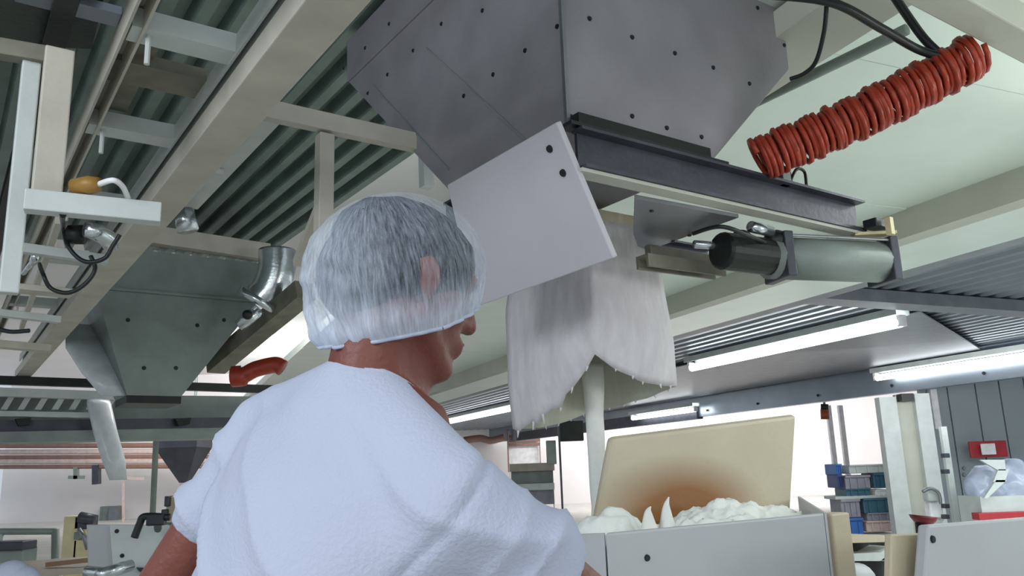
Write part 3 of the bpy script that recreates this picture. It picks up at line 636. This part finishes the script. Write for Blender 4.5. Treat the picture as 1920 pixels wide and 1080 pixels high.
# ------------------------------------------------------------------ lower left machines
mx = thing('dough_mixer', at(152, 1050, Y=9), 'cream upright mixer column with a dark motor head on the far left', 'mixer')
def sq(x0, y0, x1, y1, Y, th, mtl, name, par, bev=.01):
    a = at(x0, y0, Y=Y); b = at(x1, y1, Y=Y); c = (a+b)/2
    return MB().box(c+V((0, th, 0)), ((1, 0, 0), (0, 1, 0), Z), (abs(b.x-a.x)/2, th, abs(a.z-b.z)/2)).build(name, mtl, par, bevel=bev)
sq(120, 968, 142, 1048, 9, .12, 'yellow_paint', 'column', mx); sq(138, 1012, 166, 1048, 9, .12, 'yellow_paint', 'base', mx)
sq(140, 968, 166, 992, 9, .1, 'dark_steel', 'motor', mx)
MB().tube([at(150, 970, Y=9), at(178, 976, Y=9)], .06, 12).build('motor_nose', 'dark_steel', mx, True)
sq(138, 998, 148, 1012, 8.95, .05, 'dull_steel', 'clamp', mx); MB().tube([at(148, 992, Y=8.9), at(158, 1006, Y=8.9), at(165, 1030, Y=8.9)], .025, 10).build('arm', 'steel', mx, True)
sq(120, 1048, 166, 1190, 9, .14, 'yellow_paint', 'pedestal', mx)
gm = thing('machine_cover', at(240, 1085, Y=4.6), 'white bolted sheet metal machine cover left of the bare forearm', 'cover')
def GQ(pts, off, th, mtl, name):
    c = at(240, 1040, Y=4.6)+D2*off; a = [onplane(x, y, c, D2) for x, y in pts]; return MB().hexa(a, [p+D2*th for p in a]).build(name, mtl, gm, bevel=.004)
GQ([(206, 984), (318, 984), (350, 1200), (222, 1200)], 0, .05, 'pale_paint', 'front_cover'); GQ([(165, 984), (206, 984), (222, 1200), (172, 1200)], .02, .05, 'trough_plastic', 'side_cover')
bolts(gm, [onplane(x, y, at(240, 1040, Y=4.6), D2) for x, y in [(219, 996), (229, 1042), (232, 1065), (238, 1065)]], -D2, .012)
GQ([(256, 1064), (330, 1068), (330, 1078), (262, 1072)], -.02, .02, 'dark_steel', 'slot')
GQ([(300, 990), (330, 980), (326, 1010), (304, 1008)], .03, .2, 'dull_steel', 'hinge_block')
lv = thing('lever_handle', at(285, 985, Y=4.4), 'black lever handle on top of the white machine cover', 'handle')
MB().tube(spline([at(252, 1008, Y=4.4), at(262, 982, Y=4.4), at(268, 970, Y=4.4), at(285, 968, Y=4.4), at(318, 970, Y=4.4)]), .019, 10).build('lever', 'black_rubber', lv, True)
MB().tube([at(296, 974, Y=4.45), at(296, 992, Y=4.62)], .02, 8).build('lever_stem', 'dark_steel', lv)
MB().box(at(294, 974, Y=4.4), ((1, 0, 0), (0, 1, 0), Z), (.045, .03, .03)).build('lever_hub', 'black_rubber', lv, bevel=.008)
bk = thing('cream_box', at(327, 975, Y=8), 'cream cabinet box behind the lever at the left cuff', 'box')
sq(312, 932, 340, 974, 8, .1, 'cream_plastic', 'box_body', bk); sq(314, 974, 340, 1215, 8, .09, 'cream_plastic', 'cabinet_foot', bk); sq(334, 940, 350, 966, 7.9, .1, 'yellow_paint', 'box_side', bk); sq(308, 930, 316, 950, 7.95, .05, 'dark_steel', 'latch', bk); sq(302, 955, 312, 970, 7.95, .05, 'dark_steel', 'bracket', bk)
fr = thing('safety_barrier', at(50, 1060, Y=7), 'grey tubular guard frame low at the left edge', 'frame')
f = lambda x, y: at(x, y, Y=7)
MB().tube([f(-60, 997), f(104, 996)], .028, 10).build('top_tube', 'dull_steel', fr, True); MB().tube([f(104, 992), f(101, 1190)], .03, 10).build('upright', 'dull_steel', fr, True); MB().tube([f(2, 997), f(2, 1190)], .02, 10).build('upright', 'pale_paint', fr, True)
cp = thing('control_panel', f(20, 1075), 'dark grey green control panel inside the tubular frame', 'panel')
sq(-40, 1018, 42, 1032, 6.6, .1, 'dark_steel', 'hood', cp); sq(-30, 1030, 30, 1180, 6.65, .1, 'dull_steel', 'panel', cp)
tb_ = thing('work_table', at(130, 1065, Y=6), 'brown edged work table in front of the cream mixer', 'table')
MB().box(at(110, 1062, Y=6.2), (N2, D2, Z), (.34, .5, .02)).build('table_top', 'tabletop', tb_); MB().bar(at(88, 1063, Y=5.9), at(178, 1053, Y=5.9), .04, .03).build('table_edge', 'wood', tb_)
for x, Y in ((70, 6.0), (170, 6.0), (90, 6.6), (180, 6.6)):
    p = at(x, 1066, Y=Y); MB().box((p.x, p.y, p.z/2), (N2, D2, Z), (.025, .025, p.z/2)).build('leg', 'steel', tb_)
tag(MB().ball(at(22, 1080, Y=3.4), (.07, .06, .06), None, 3).ball(at(40, 1090, Y=3.4), (.07, .06, .06)).build('cloth_bundle', 'shirt', None, True), 'small bluish white cloth bundle at the bottom left corner', 'cloth')
tag(MB().tube([at(185, 1078, Y=4.3), at(245, 1060, Y=4.5)], .03, 10).tube([at(160, 1072, Y=4.4), at(200, 1075, Y=4.4)], .03, 8).build('steel_tray', 'bright_steel', None, True), 'shiny steel tray rim in front of the white machine cover', 'tray')
# orange hose behind the shoulder
tag(MB().tube(spline([at(436, 706, Y=6.9), at(456, 704, Y=6.9), at(480, 692, Y=6.9), at(516, 684, Y=6.9), at(530, 690, Y=6.9)]), [.09]*9+[.07]*24, 12).build('orange_hose', 'orange', None, True), 'short orange hose piece behind the left shoulder', 'hose')

# ------------------------------------------------------------------ far middle, between worker and trough
fw = thing('far_rack', at(985, 960, Y=20), 'far grey shelving rack behind the right shoulder', 'rack')
sq(955, 870, 1040, 882, 20, .3, 'tabletop', 'shelf', fw); sq(958, 880, 1038, 905, 20.2, .2, 'dull_steel', 'tray', fw); sq(958, 908, 1040, 918, 20, .3, 'pale_paint', 'shelf', fw); sq(962, 915, 1040, 945, 20.2, .3, 'crate_grey', 'bin', fw)
sq(955, 868, 960, 1010, 20, .05, 'dull_steel', 'upright', fw); sq(1036, 868, 1041, 1010, 20, .05, 'dull_steel', 'upright', fw)
mp_ = thing('column', at(1052, 960, Y=14), 'dark grey thin column left of the flour stream', 'column')
sq(1046, 790, 1064, 1110, 14, .08, 'dark_steel', 'shaft', mp_); sq(1046, 790, 1095, 826, 14.2, .1, 'black_steel', 'head_plate', mp_)
sq(1024, 826, 1044, 870, 14.3, .1, 'dull_steel', 'side_box', mp_)
wn = thing('wall_louvre', at(985, 870, Y=34), 'pale louvre panel with thin bars on the far wall behind the right shoulder', 'panel')
sq(952, 808, 1014, 870, 34, .05, 'white_pipe', 'louvre_back', wn)
for y in (816, 824, 832): sq(954, y, 1013, y+3, 33.8, .05, 'brown_pipe', 'louvre_bar', wn)
for x in (950, 1010): sq(x, 805, x+5, 885, 33.8, .05, 'brown_pipe', 'louvre_post', wn)
tag(MB().tube(spline([at(870, 826, Y=33), at(900, 822, Y=33), at(920, 826, Y=33), at(945, 820, Y=33)]), .14, 8).build('wall_pipe', 'brown_pipe', None, True), 'reddish pipe on the far wall left of the pale louvre', 'pipe')
tag(MB().box(A1(13.35, 24.4, 2.74), (N1, D1, Z), (.1, 6.0, .16)).build('beam_casing', 'dark_steel', None), 'dark beam end behind the sleeve hem at the mezzanine edge', 'beam')
# ------------------------------------------------------------------ right background
cl = thing('column', at(1700, 990, Y=15), 'pale green box column with two ribs under the mezzanine at the right', 'column')
def cq(xt0, xt1, xb0, xb1, yt, yb, Y, th, mtl, name, par=cl):
    a = [at(x, y, Y=Y) for x, y in [(xt0, yt), (xt1, yt), (xb1, yb), (xb0, yb)]]; return MB().hexa(a, [p+V((0, th, 0)) for p in a]).build(name, mtl, par)
def vq(x0, x1, y0, y1, Y, th, mtl, name, par):
    a, b = at(x0, y0, Y=Y), at(x1, y0, Y=Y); zb_ = max(0, at(x0, y1, Y=Y).z); cx = (a.x+b.x)/2
    return MB().box((cx, Y+th/2, (a.z+zb_)/2), ((1, 0, 0), (0, 1, 0), Z), ((b.x-a.x)/2, th/2, (a.z-zb_)/2)).build(name, mtl, par)
vq(1648, 1680, 745, 1120, 15, .2, 'pale_paint', 'rib', cl); vq(1678, 1714, 740, 1120, 15.12, .1, 'beam_beige', 'web', cl); vq(1714, 1742, 738, 1120, 15, .2, 'pale_paint', 'rib', cl)
vq(1690, 1712, 738, 752, 14.9, .2, 'dark_paint', 'cap', cl)
wp = thing('white_downpipe', at(1562, 990, Y=22), 'pair of bright white vertical pipes between cream board and column', 'pipe')
for x in (1550, 1572): vq(x, x+8, 760, 1050, 22, .12, 'white_pipe', 'pipe', wp)
ol0 = 0
ol = thing('beacon_lamp', at(1546, 785, Y=20), 'small orange beacon with a black cap under the mezzanine edge', 'lamp')
MB().tube([at(1546, 768, Y=20), at(1547, 786, Y=20)], .1, 12).build('lens', 'orange_lamp', ol, True); MB().tube([at(1546, 758, Y=20), at(1546, 769, Y=20)], .09, 12).build('beacon_cap', 'black_rubber', ol, True)
MB().tube([at(1546, 760, Y=20), V((at(1546, 760, Y=20).x, 20, 6.0))], .03, 8).build('beacon_stem', 'dull_steel', ol)
wr = struct(MB().box(at(1860, 850, Y=17)+V((0.9, .1, -.3)), ((1, 0, 0), (0, 1, 0), Z), (2.15, .06, 2.2)).build('wall_right', 'grey_panel')); lab(wr, 'grey panelled partition at the right edge')
xs_ = [1752, 1792, 1846, 1892, 1940, 1990]
for x, xn in zip(xs_, xs_[1:]):
    p = at(x, 850, Y=17); q = at(xn, 850, Y=17); MB().box(((p.x+q.x)/2, 17, p.z-.3), ((1, 0, 0), (0, 1, 0), Z), ((q.x-p.x)/2-.015, .03, 2.15)).build('wall_panel', 'grey_panel', wr)
vq(1744, 1756, 730, 805, 16.9, .08, 'white_pipe', 'edge_strip', wr)
MB().box(at(1860, 850, Y=17)+V((.9, .03, -.3)), ((1, 0, 0), (0, 1, 0), Z), (2.15, .01, 2.18)).build('panel_backing', 'grey_panel', wr)
bolts(wr, [at(1808, y, Y=16.95) for y in (878, 890)], (0, -1, 0), .04, 'handle_knob', 'dull_steel')
sg = thing('wall_sign', at(1855, 856, Y=16.5), 'red sign with a white square label on the grey panels', 'sign')
sq(1817, 828, 1891, 856, 16.5, .03, 'red', 'sign_board', sg); sq(1839, 832, 1869, 852, 16.4, .02, 'white_pipe', 'sign_label', sg)
# plastic wrapped machine
pm = thing('wrapped_machine', at(1880, 985, Y=12), 'machine wrapped in bluish plastic film with a pale angled arm under the red sign', 'machine')
b = MB()
for x, y, rx, rz in [(1850, 925, .26, .42), (1905, 920, .3, .46), (1945, 930, .3, .4), (1860, 960, .28, .25), (1915, 965, .3, .25)]: b.ball(at(x, y, Y=12.3), (rx, .25, rz))
b = voxel(b, .05, 2)
for v in b.b.verts: v.co += V((noise.noise(v.co*5), noise.noise(v.co*5+V((3, 3, 3))), noise.noise(v.co*5+V((7, 1, 1)))))*.07
b.build('plastic_wrap', mat('wrap_film', (176, 184, 206), .25, 0, .2, 4, .5, 9), pm, True)
cq(1838, 1884, 1872, 1886, 862, 882, 11.8, .05, 'pale_paint', 'arm_plate', pm); cq(1872, 1892, 1862, 1884, 880, 904, 11.8, .05, 'pale_paint', 'arm_link', pm); cq(1868, 1888, 1845, 1852, 900, 934, 11.8, .05, 'pale_paint', 'arm_tip', pm)
MB().box((at(1890, 985, Y=12.3).x, 12.3, .4), ((1, 0, 0), (0, 1, 0), Z), (.5, .3, .4)).build('machine_base', 'pale_paint', pm)
sq(1835, 962, 1935, 972, 11.9, .1, 'red', 'red_trim', pm)
# hand basin bits beside the column
hd = thing('dispenser', at(1755, 975, Y=13), 'white wall dispenser with a tap beside the pale column', 'dispenser')
sq(1738, 915, 1766, 940, 13, .1, 'pale_paint', 'dispenser_box', hd, .03); sq(1742, 940, 1772, 978, 13.1, .1, 'white_pipe', 'dispenser_tank', hd, .03)
MB().tube(spline([at(1730, 922, Y=12.9), at(1745, 916, Y=12.9), at(1760, 925, Y=12.9), at(1764, 945, Y=12.9)]), .025, 8).build('tap', 'steel', hd, True)
vq(1748, 1766, 970, 1300, 13.1, .1, 'pale_paint', 'dispenser_foot', hd)
for y in (850, 880, 945, 965): sq(1770, y, 1782, y+8, 13, .06, 'dark_steel', 'clip', hd)
vq(1764, 1775, 800, 1020, 13.2, .08, 'pale_paint', 'mounting_strip', hd)
bu = thing('funnel', at(1730, 998, Y=4), 'dark red funnel with a black neck behind the lower right guard', 'funnel')
MB().tube([at(1731, 967, Y=4), at(1731, 974, Y=4), at(1730, 982, Y=4)], [.062, .055, .036], 18).build('funnel_cone', 'dark_red', bu, True)
MB().tube([at(1730, 980, Y=4), V((at(1730, 1040, Y=4).x, 4, 0))], .034, 16).build('funnel_neck', 'black_rubber', bu, True)
# crates on racks (each its own thing)
crates = [(1584, 892, 1634, 916, 'crate_grey', 'mauve grey crate, upper left of the stacked crates'), (1586, 917, 1634, 930, 'teal', 'low teal crate under the upper grey crate'), (1637, 887, 1666, 915, 'teal', 'dark teal crate, upper right by the column'),
          (1641, 918, 1672, 930, 'white_pipe', 'white crate under the upper right teal crate'), (1576, 936, 1616, 970, 'crate_grey', 'mauve grey crate standing on the bright blue one'), (1618, 934, 1674, 961, 'teal', 'wide teal crate, right middle of the stack'),
          (1572, 972, 1622, 1004, 'blue', 'bright blue crate at the bottom left of the stack'), (1626, 962, 1674, 976, 'crate_grey', 'flat grey crate under the wide teal crate'), (1624, 977, 1680, 996, 'pink_pipe', 'pale pink crate at the bottom right of the stack'),
          (1566, 870, 1580, 890, 'blue', 'small light blue crate at the upper left of the rack'), (1570, 890, 1582, 915, 'navy', 'small navy crate under the light blue one'), (1592, 872, 1664, 886, 'pale_paint', 'pale flat crate lying on top of the rack')]
for x0, y0, x1, y1, mtl, l in crates:
    t = thing('crate', at((x0+x1)/2, y1, Y=16), l, 'crate', 'stacked crates by the column')
    a = at(x0, y0, Y=16); b_ = at(x1, y1, Y=16); w = b_.x-a.x; h = a.z-b_.z; c = (a+b_)/2
    MB().box(c+V((0, .3, 0)), ((1, 0, 0), (0, 1, 0), Z), (w/2, .28, h/2)).build('crate_body', mtl, t, bevel=.015)
    MB().box(c+V((0, .005, h*.42)), ((1, 0, 0), (0, 1, 0), Z), (w/2, .025, h*.07)).build('crate_rim', mtl, t)
    for k in (-.3, 0, .3): MB().box(c+V((w*k, .01, -h*.05)), ((1, 0, 0), (0, 1, 0), Z), (w*.025, .02, h*.36)).build('crate_rib', mtl, t)
rk = thing('crate_rack', at(1625, 1000, Y=16), 'steel rack carrying the stacked crates', 'rack')
for y in (931, 1004): sq(1566, y, 1684, y+2, 16.0, .3, 'pale_paint', 'shelf', rk)
for x in (1564, 1682): vq(x, x+5, 880, 1100, 16.6, .06, 'pale_paint', 'upright', rk)
sq(1512, 890, 1524, 906, 20, .1, 'crate_grey', 'x', None) if False else None

# ------------------------------------------------------------------ the worker
HC = at(766, 540, Y=1.16)
def RM(az, pitch, roll=0): return Matrix.Rotation(-math.radians(az), 3, 'Z') @ Matrix.Rotation(math.radians(pitch), 3, 'X') @ Matrix.Rotation(math.radians(roll), 3, 'Y')
HR = RM(54, -15, 4)                          # the face looks to the right and away
def H(x, y, z): return HC + HR @ V((x, y, z))
NB = at(676, 706, Y=1.13); LS = at(507, 806, Y=1.26); RS = at(838, 932, Y=1.0)
LE = at(300, 1120, Y=1.27); RE = at(1160, 1195, Y=1.08)
HIP = V((NB.x-.11, 1.12, .92)); CH = (LS+RS)/2
body = thing('person', (HIP.x, HIP.y, 0), 'worker in white T-shirt and hairnet seen from behind, reaching right towards the trough', 'person')
mid = V((HIP.x+.02, HIP.y+.01, 1.15)); fdir = V((.62, .78, 0)).normalized(); sdir = V((fdir.y, -fdir.x, 0))
LW = V((LE.x+.06, LE.y+.17, .98)); RW = V((RE.x+.17, RE.y+.15, 1.06))
def add_hand(b, w, d, side, down):
    d = V(d).normalized(); s = V(side).normalized(); n = d.cross(s)
    b.ball(w+d*.05, (.042, .05, .02), Matrix((s, d, n)).transposed(), 2)
    for k, L in zip((-1.5, -.5, .5, 1.5), (.062, .074, .07, .056)):
        p0 = w+d*.085+s*.019*k; p1 = p0+d*L*.5+down*.012; p2 = p1+d*L*.35+down*.024
        b.cap(p0-d*.03, p1, .0105, .0095, 8); b.cap(p1, p2, .0095, .008, 8)
    t0 = w+d*.03+s*.036; t1 = t0+s*.028+d*.028; b.cap(t0-s*.015, t1, .013, .011, 8); b.cap(t1, t1+d*.03+down*.006, .011, .009, 8)
b = MB()
b.ball(H(0, -.012, .045), (.078, .098, .075), HR); b.ball(H(0, .032, -.03), (.060, .062, .088), HR)
b.cap(H(-.02, .070, -.100), H(.02, .070, -.100), .022, .022); b.cap(H(-.058, -.0, -.05), H(-.024, .066, -.1), .022, .02); b.cap(H(.058, -.0, -.05), H(.024, .066, -.1), .022, .02)
b.cap(H(0, .088, .018), H(0, .112, -.022), .011, .014); b.ball(H(-.012, .1, -.026), .0095, None, 2); b.ball(H(.012, .1, -.026), .0095, None, 2)
b.cap(H(-.034, .080, .032), H(.034, .080, .032), .013, .013); b.cap(H(-.02, .093, -.058), H(.02, .093, -.058), .009, .009); b.cap(H(-.018, .091, -.070), H(.018, .091, -.070), .0095, .0095)
for k in (-1, 1):
    b.ball(H(.046*k, .058, -.02), (.022, .022, .02), HR, 2); b.ball(H(.080*k, -.008, -.004), (.009, .017, .028), HR, 2); b.ball(H(.086*k, -.016, .008), (.006, .018, .022), HR, 2)
b.cap(H(.006, -.035, -.06), NB+V((.01, 0, -.02)), .054, .062); b.cap(H(0, .005, -.08), NB+fdir*.045+V((0, 0, -.05)), .05, .062); b.ball(NB+V((0, 0, -.05)), (.09, .08, .05))
b.cap(LS, LE, .05, .043); b.cap(LE, LW, .043, .028); b.cap(RS, RE, .05, .043); b.cap(RE, RW, .043, .028)
b.cap(NB-Z*.04, LS-Z*.01, .06, .055); b.cap(NB-Z*.04, RS-Z*.01, .06, .055)
for t in np.linspace(0, 1, 6):
    c = CH.lerp(HIP, float(t)); b.ball(c+fdir*.02, (.165-.02*math.sin(t*3.1), .105, .12), Matrix((sdir, fdir, Z)).transposed(), 2)
for k in (-1, 1):
    hp = HIP+sdir*.09*k-Z*.04; kn = V((hp.x, hp.y, .48))+fdir*.03+sdir*.02*k; an = V((kn.x, kn.y, .09))-fdir*.04
    b.cap(hp, kn, .08, .055); b.cap(kn, an, .052, .036); b.cap(an-Z*.03, an+fdir*.12-Z*.05, .034, .028)
add_hand(b, LW, LW-LE, sdir, V((.2, .2, -.6))); add_hand(b, RW, RW-RE, sdir*-1+V((0, 0, .2)), V((.3, .2, -.6)))
b = voxel(b, .0065, 5, .5); b.build('body', 'skin', body, True)
bodyo = [o for o in body.children][0]
for k in (-1, 1): lab(MB().ball(H(.031*k, .060, .010), .011, None, 2).build('eye', 'eye', bodyo, True), 'white of the eye')
# T-shirt: one cloth surface with sleeves, a collar and folds
def ring3(c, ax, ay, rx, ry, n=28, pw=1.0): return [c+ax*rx*math.cos(2*math.pi*k/n)+ay*ry*math.sin(2*math.pi*k/n) for k in range(n)]
b = MB(); sh = (RS-LS).normalized(); fw_ = sh.cross(Z).normalized()*-1
if fw_.dot(fdir) < 0: fw_ = -fw_
tors = []
for t, rx, ry, back in [(-.17, .11, .07, -.005), (-.09, .18, .092, -.006), (.02, .228, .112, -.008), (.18, .235, .128, -.012), (.4, .222, .132, -.012), (.62, .205, .128, 0), (.82, .20, .128, 0), (1.04, .205, .13, 0)]:
    c = (CH+Z*.0).lerp(HIP, t)
    a = sh.lerp(sdir, min(1, t*1.2)).normalized(); f2 = a.cross(Z).normalized(); f2 = f2 if f2.dot(fdir) > 0 else -f2
    u2 = a.cross(f2).normalized(); tors.append(ring3(c+f2*back, a, f2, rx*.86, ry))
b.rings(tors)
b.cap(NB-Z*.035-fdir*.005, LS+Z*.0, .072, .060); b.cap(NB-Z*.035-fdir*.005, RS, .072, .064); b.ball(NB-Z*.055+fdir*.0, (.12, .10, .055), Matrix((sh, fw_, sh.cross(fw_))).transposed())
b.cap(LS-Z*.03, CH.lerp(HIP, .25)-sh*.07, .065, .10); b.cap(RS-Z*.03, CH.lerp(HIP, .25)+sh*.06, .065, .10)
def sleeve_tube(p, q, r0_, r1_, t_end):
    d, a, c = frame(q-p); e = p+(q-p)*t_end; L = (e-p).length
    b.rings([ring3(p-d*.02, a, c, r0_, r0_), ring3(p+d*L*.5, a, c, (r0_+r1_)/2+.004, (r0_+r1_)/2), ring3(e, a, c, r1_, r1_)])
sleeve_tube(LS, LE, .062, .053, .66); sleeve_tube(RS, RE, .068, .058, .63)
b = voxel(b, .0075, 34, .5)
# folds
armd = (RE-RS).normalized()
seamc = RS+armd*.055
for v in b.b.verts: pass
b.b.normal_update()
def ridge(x): return (1-abs(x))**3 if abs(x) < 1 else 0
foldv = (RS-HIP).normalized()
for v in b.b.verts:
    p = v.co; q = p-CH
    # folds pulled from the left shoulder blade down to the right hip, and along the right sleeve
    s1 = q.dot((Z*.80+sh*.60).normalized()); s2 = q.dot((sh*.80-Z*.60).normalized())
    lo = max(0, min(1, (.16-q.z)/.2))                     # folds deepen below the shoulder blades
    w = .5+.5*noise.noise(V((s1*6, s2*2, 4)))
    x = s1*30+2.2*noise.noise(V((s1*3, s2*4, 7)))+.8
    d = .026*lo*w*(1-abs(math.sin(x)))**2 - .0015
    d += .004*noise.noise(V((s1*12, s2*3, p.y*3)))
    t = (p-RS).dot(armd); far = ((p-RS)-armd*t).length
    if t > .03 and far < .11:
        x = t*48+2.5*noise.noise(V((p.x*8, p.y*8, p.z*8))); d += .009*(1-abs(math.sin(x)))**2*min(1, (t-.03)*10)
    if far < .14: d -= .007*ridge((t-.005)/.014)
    v.co += v.normal*d
# neck opening and straight hems
def cut(b, co, no):
    g = b.b.verts[:]+b.b.edges[:]+b.b.faces[:]; bmesh.ops.bisect_plane(b.b, geom=g, plane_co=co, plane_no=no, clear_outer=True)
cut(b, HIP-Z*.02, -Z)
shirt = b.build('t_shirt', 'shirt', body, True)
smod = shirt.modifiers.new('cloth', 'SOLIDIFY'); smod.thickness = .002; smod.offset = -1
# collar band
cn = (Z*.85+fdir*.42).normalized(); cc = NB+fdir*.018-Z*.022
d, a, c = frame(cn)
cb = MB(); n = 40; rr_ = []
for k in range(n+1):
    t = 2*math.pi*k/n; rr_.append(cc+a*.070*math.cos(t)+c*.066*math.sin(t))
cb.tube(rr_, .0105, 8, cap=False); lab(cb.build('collar', 'shirt', body, True), 'ribbed white crew collar')
# hair cap under the net
hb = MB(); hb.ball(H(0, -.020, .043), (.087, .112, .080), HR); hb.ball(H(0, -.07, .0), (.076, .066, .08), HR)
hb = voxel(hb, .008, 4)
for v in hb.b.verts: v.co += V((noise.noise(v.co*40), noise.noise(v.co*40+V((9, 0, 0))), noise.noise(v.co*40+V((0, 9, 0)))))*.003
cut(hb, H(0, -.0, -.072), -(HR @ V((0, -.42, 1))).normalized())
lab(hb.build('hair', 'hair', body, True), 'short dark hair under the net')
# hairnet: puffed bouffant cap with gathered edge
NC = at(742, 508, Y=1.16); NR = RM(54, 16, 5); uvs = []
nb = MB(); NX, NY = 96, 40; rows = []
for j in range(NY+1):
    ph = j/NY; row = []
    for i in range(NX):
        th = 2*math.pi*i/NX; el = math.pi/2-.012-ph*(math.pi/2+.55)
        x = math.cos(th)*math.cos(el); y = math.sin(th)*math.cos(el); z = math.sin(el)
        rx, ry, rz = .113, .136, .113
        p = V((x*rx, y*ry, z*rz))
        if ph > .62: p = V((p.x, p.y, p.z))*(1-.05*((ph-.62)/.38)**2)
        if z < 0: p.z += z*(.050+.016*max(0, x)-.030*max(0, y))
        pl = .0042*math.sin(i*math.pi*2/NX*24+.8*math.sin(j*.5))*(ph**1.8)+.006*noise.noise(V((x*6, y*6, z*6)))+.005*noise.noise(V((th*5, ph*2.5, 5)))
        if z < 0 and y < .3: p.y -= .017*min(1, -z*2)*(.3-y); p.x *= 1+.06*min(1, -z*2)
        uvs.append((math.cos(th)*4, math.sin(th)*4, ph*1.1, ph, x, y))
        row.append(NC+NR @ V((p.x*(1+pl*8), p.y*(1+pl*8), p.z)))
    rows.append(row)
no_ = nb.rings(rows, cap=False).build('hairnet', 'hairnet', body, True); lab(no_, 'white translucent bouffant hairnet')
nv = len(no_.data.vertices)
ca = no_.data.attributes.new('weave', 'FLOAT', 'POINT'); cu = no_.data.attributes.new('pleat', 'FLOAT_VECTOR', 'POINT')
vals = []; pv = []
for c0, s0, p1, ph, x, y in uvs:
    vals.append(.24*max(0, min(1, (-y-.35)/.6))+.42*max(0, min(1, (ph-.80)/.14))-.02); pv += [c0, s0, p1]
assert len(vals) == nv
no_.data.attributes['weave'].data.foreach_set('value', vals); no_.data.attributes['pleat'].data.foreach_set('vector', pv); no_.data.update()
ed = MB().tube(rows[-1]+[rows[-1][0]], .0028, 6, cap=False).build('elastic_edge', 'shirt', no_, True)
# trousers and shoes
b = MB(); b.ball(HIP-Z*.03, (.185, .135, .13), Matrix((sdir, fdir, Z)).transposed())
for k in (-1, 1):
    hp = HIP+sdir*.09*k-Z*.04; kn = V((hp.x, hp.y, .48))+fdir*.03+sdir*.02*k; an = V((kn.x, kn.y, .07))-fdir*.04
    b.cap(hp, kn, .098, .075, 20); b.cap(kn, an, .075, .062, 20)
b = voxel(b, .014, 5); cut(b, V((0, 0, .05)), -Z); b.build('trousers', 'trousers', body, True)
for k in (-1, 1):
    an = V(HIP+sdir*.11*k); an = V((an.x, an.y, .0))-fdir*.01
    s_ = MB(); s_.cap(an+Z*.05-fdir*.04, an+Z*.045+fdir*.15, .045, .042); s_.cap(an+Z*.05, an+Z*.1, .045, .045); s_ = voxel(s_, .012, 3); cut(s_, V((0, 0, .005)), -Z); s_.build('shoe', 'shoe', body, True)
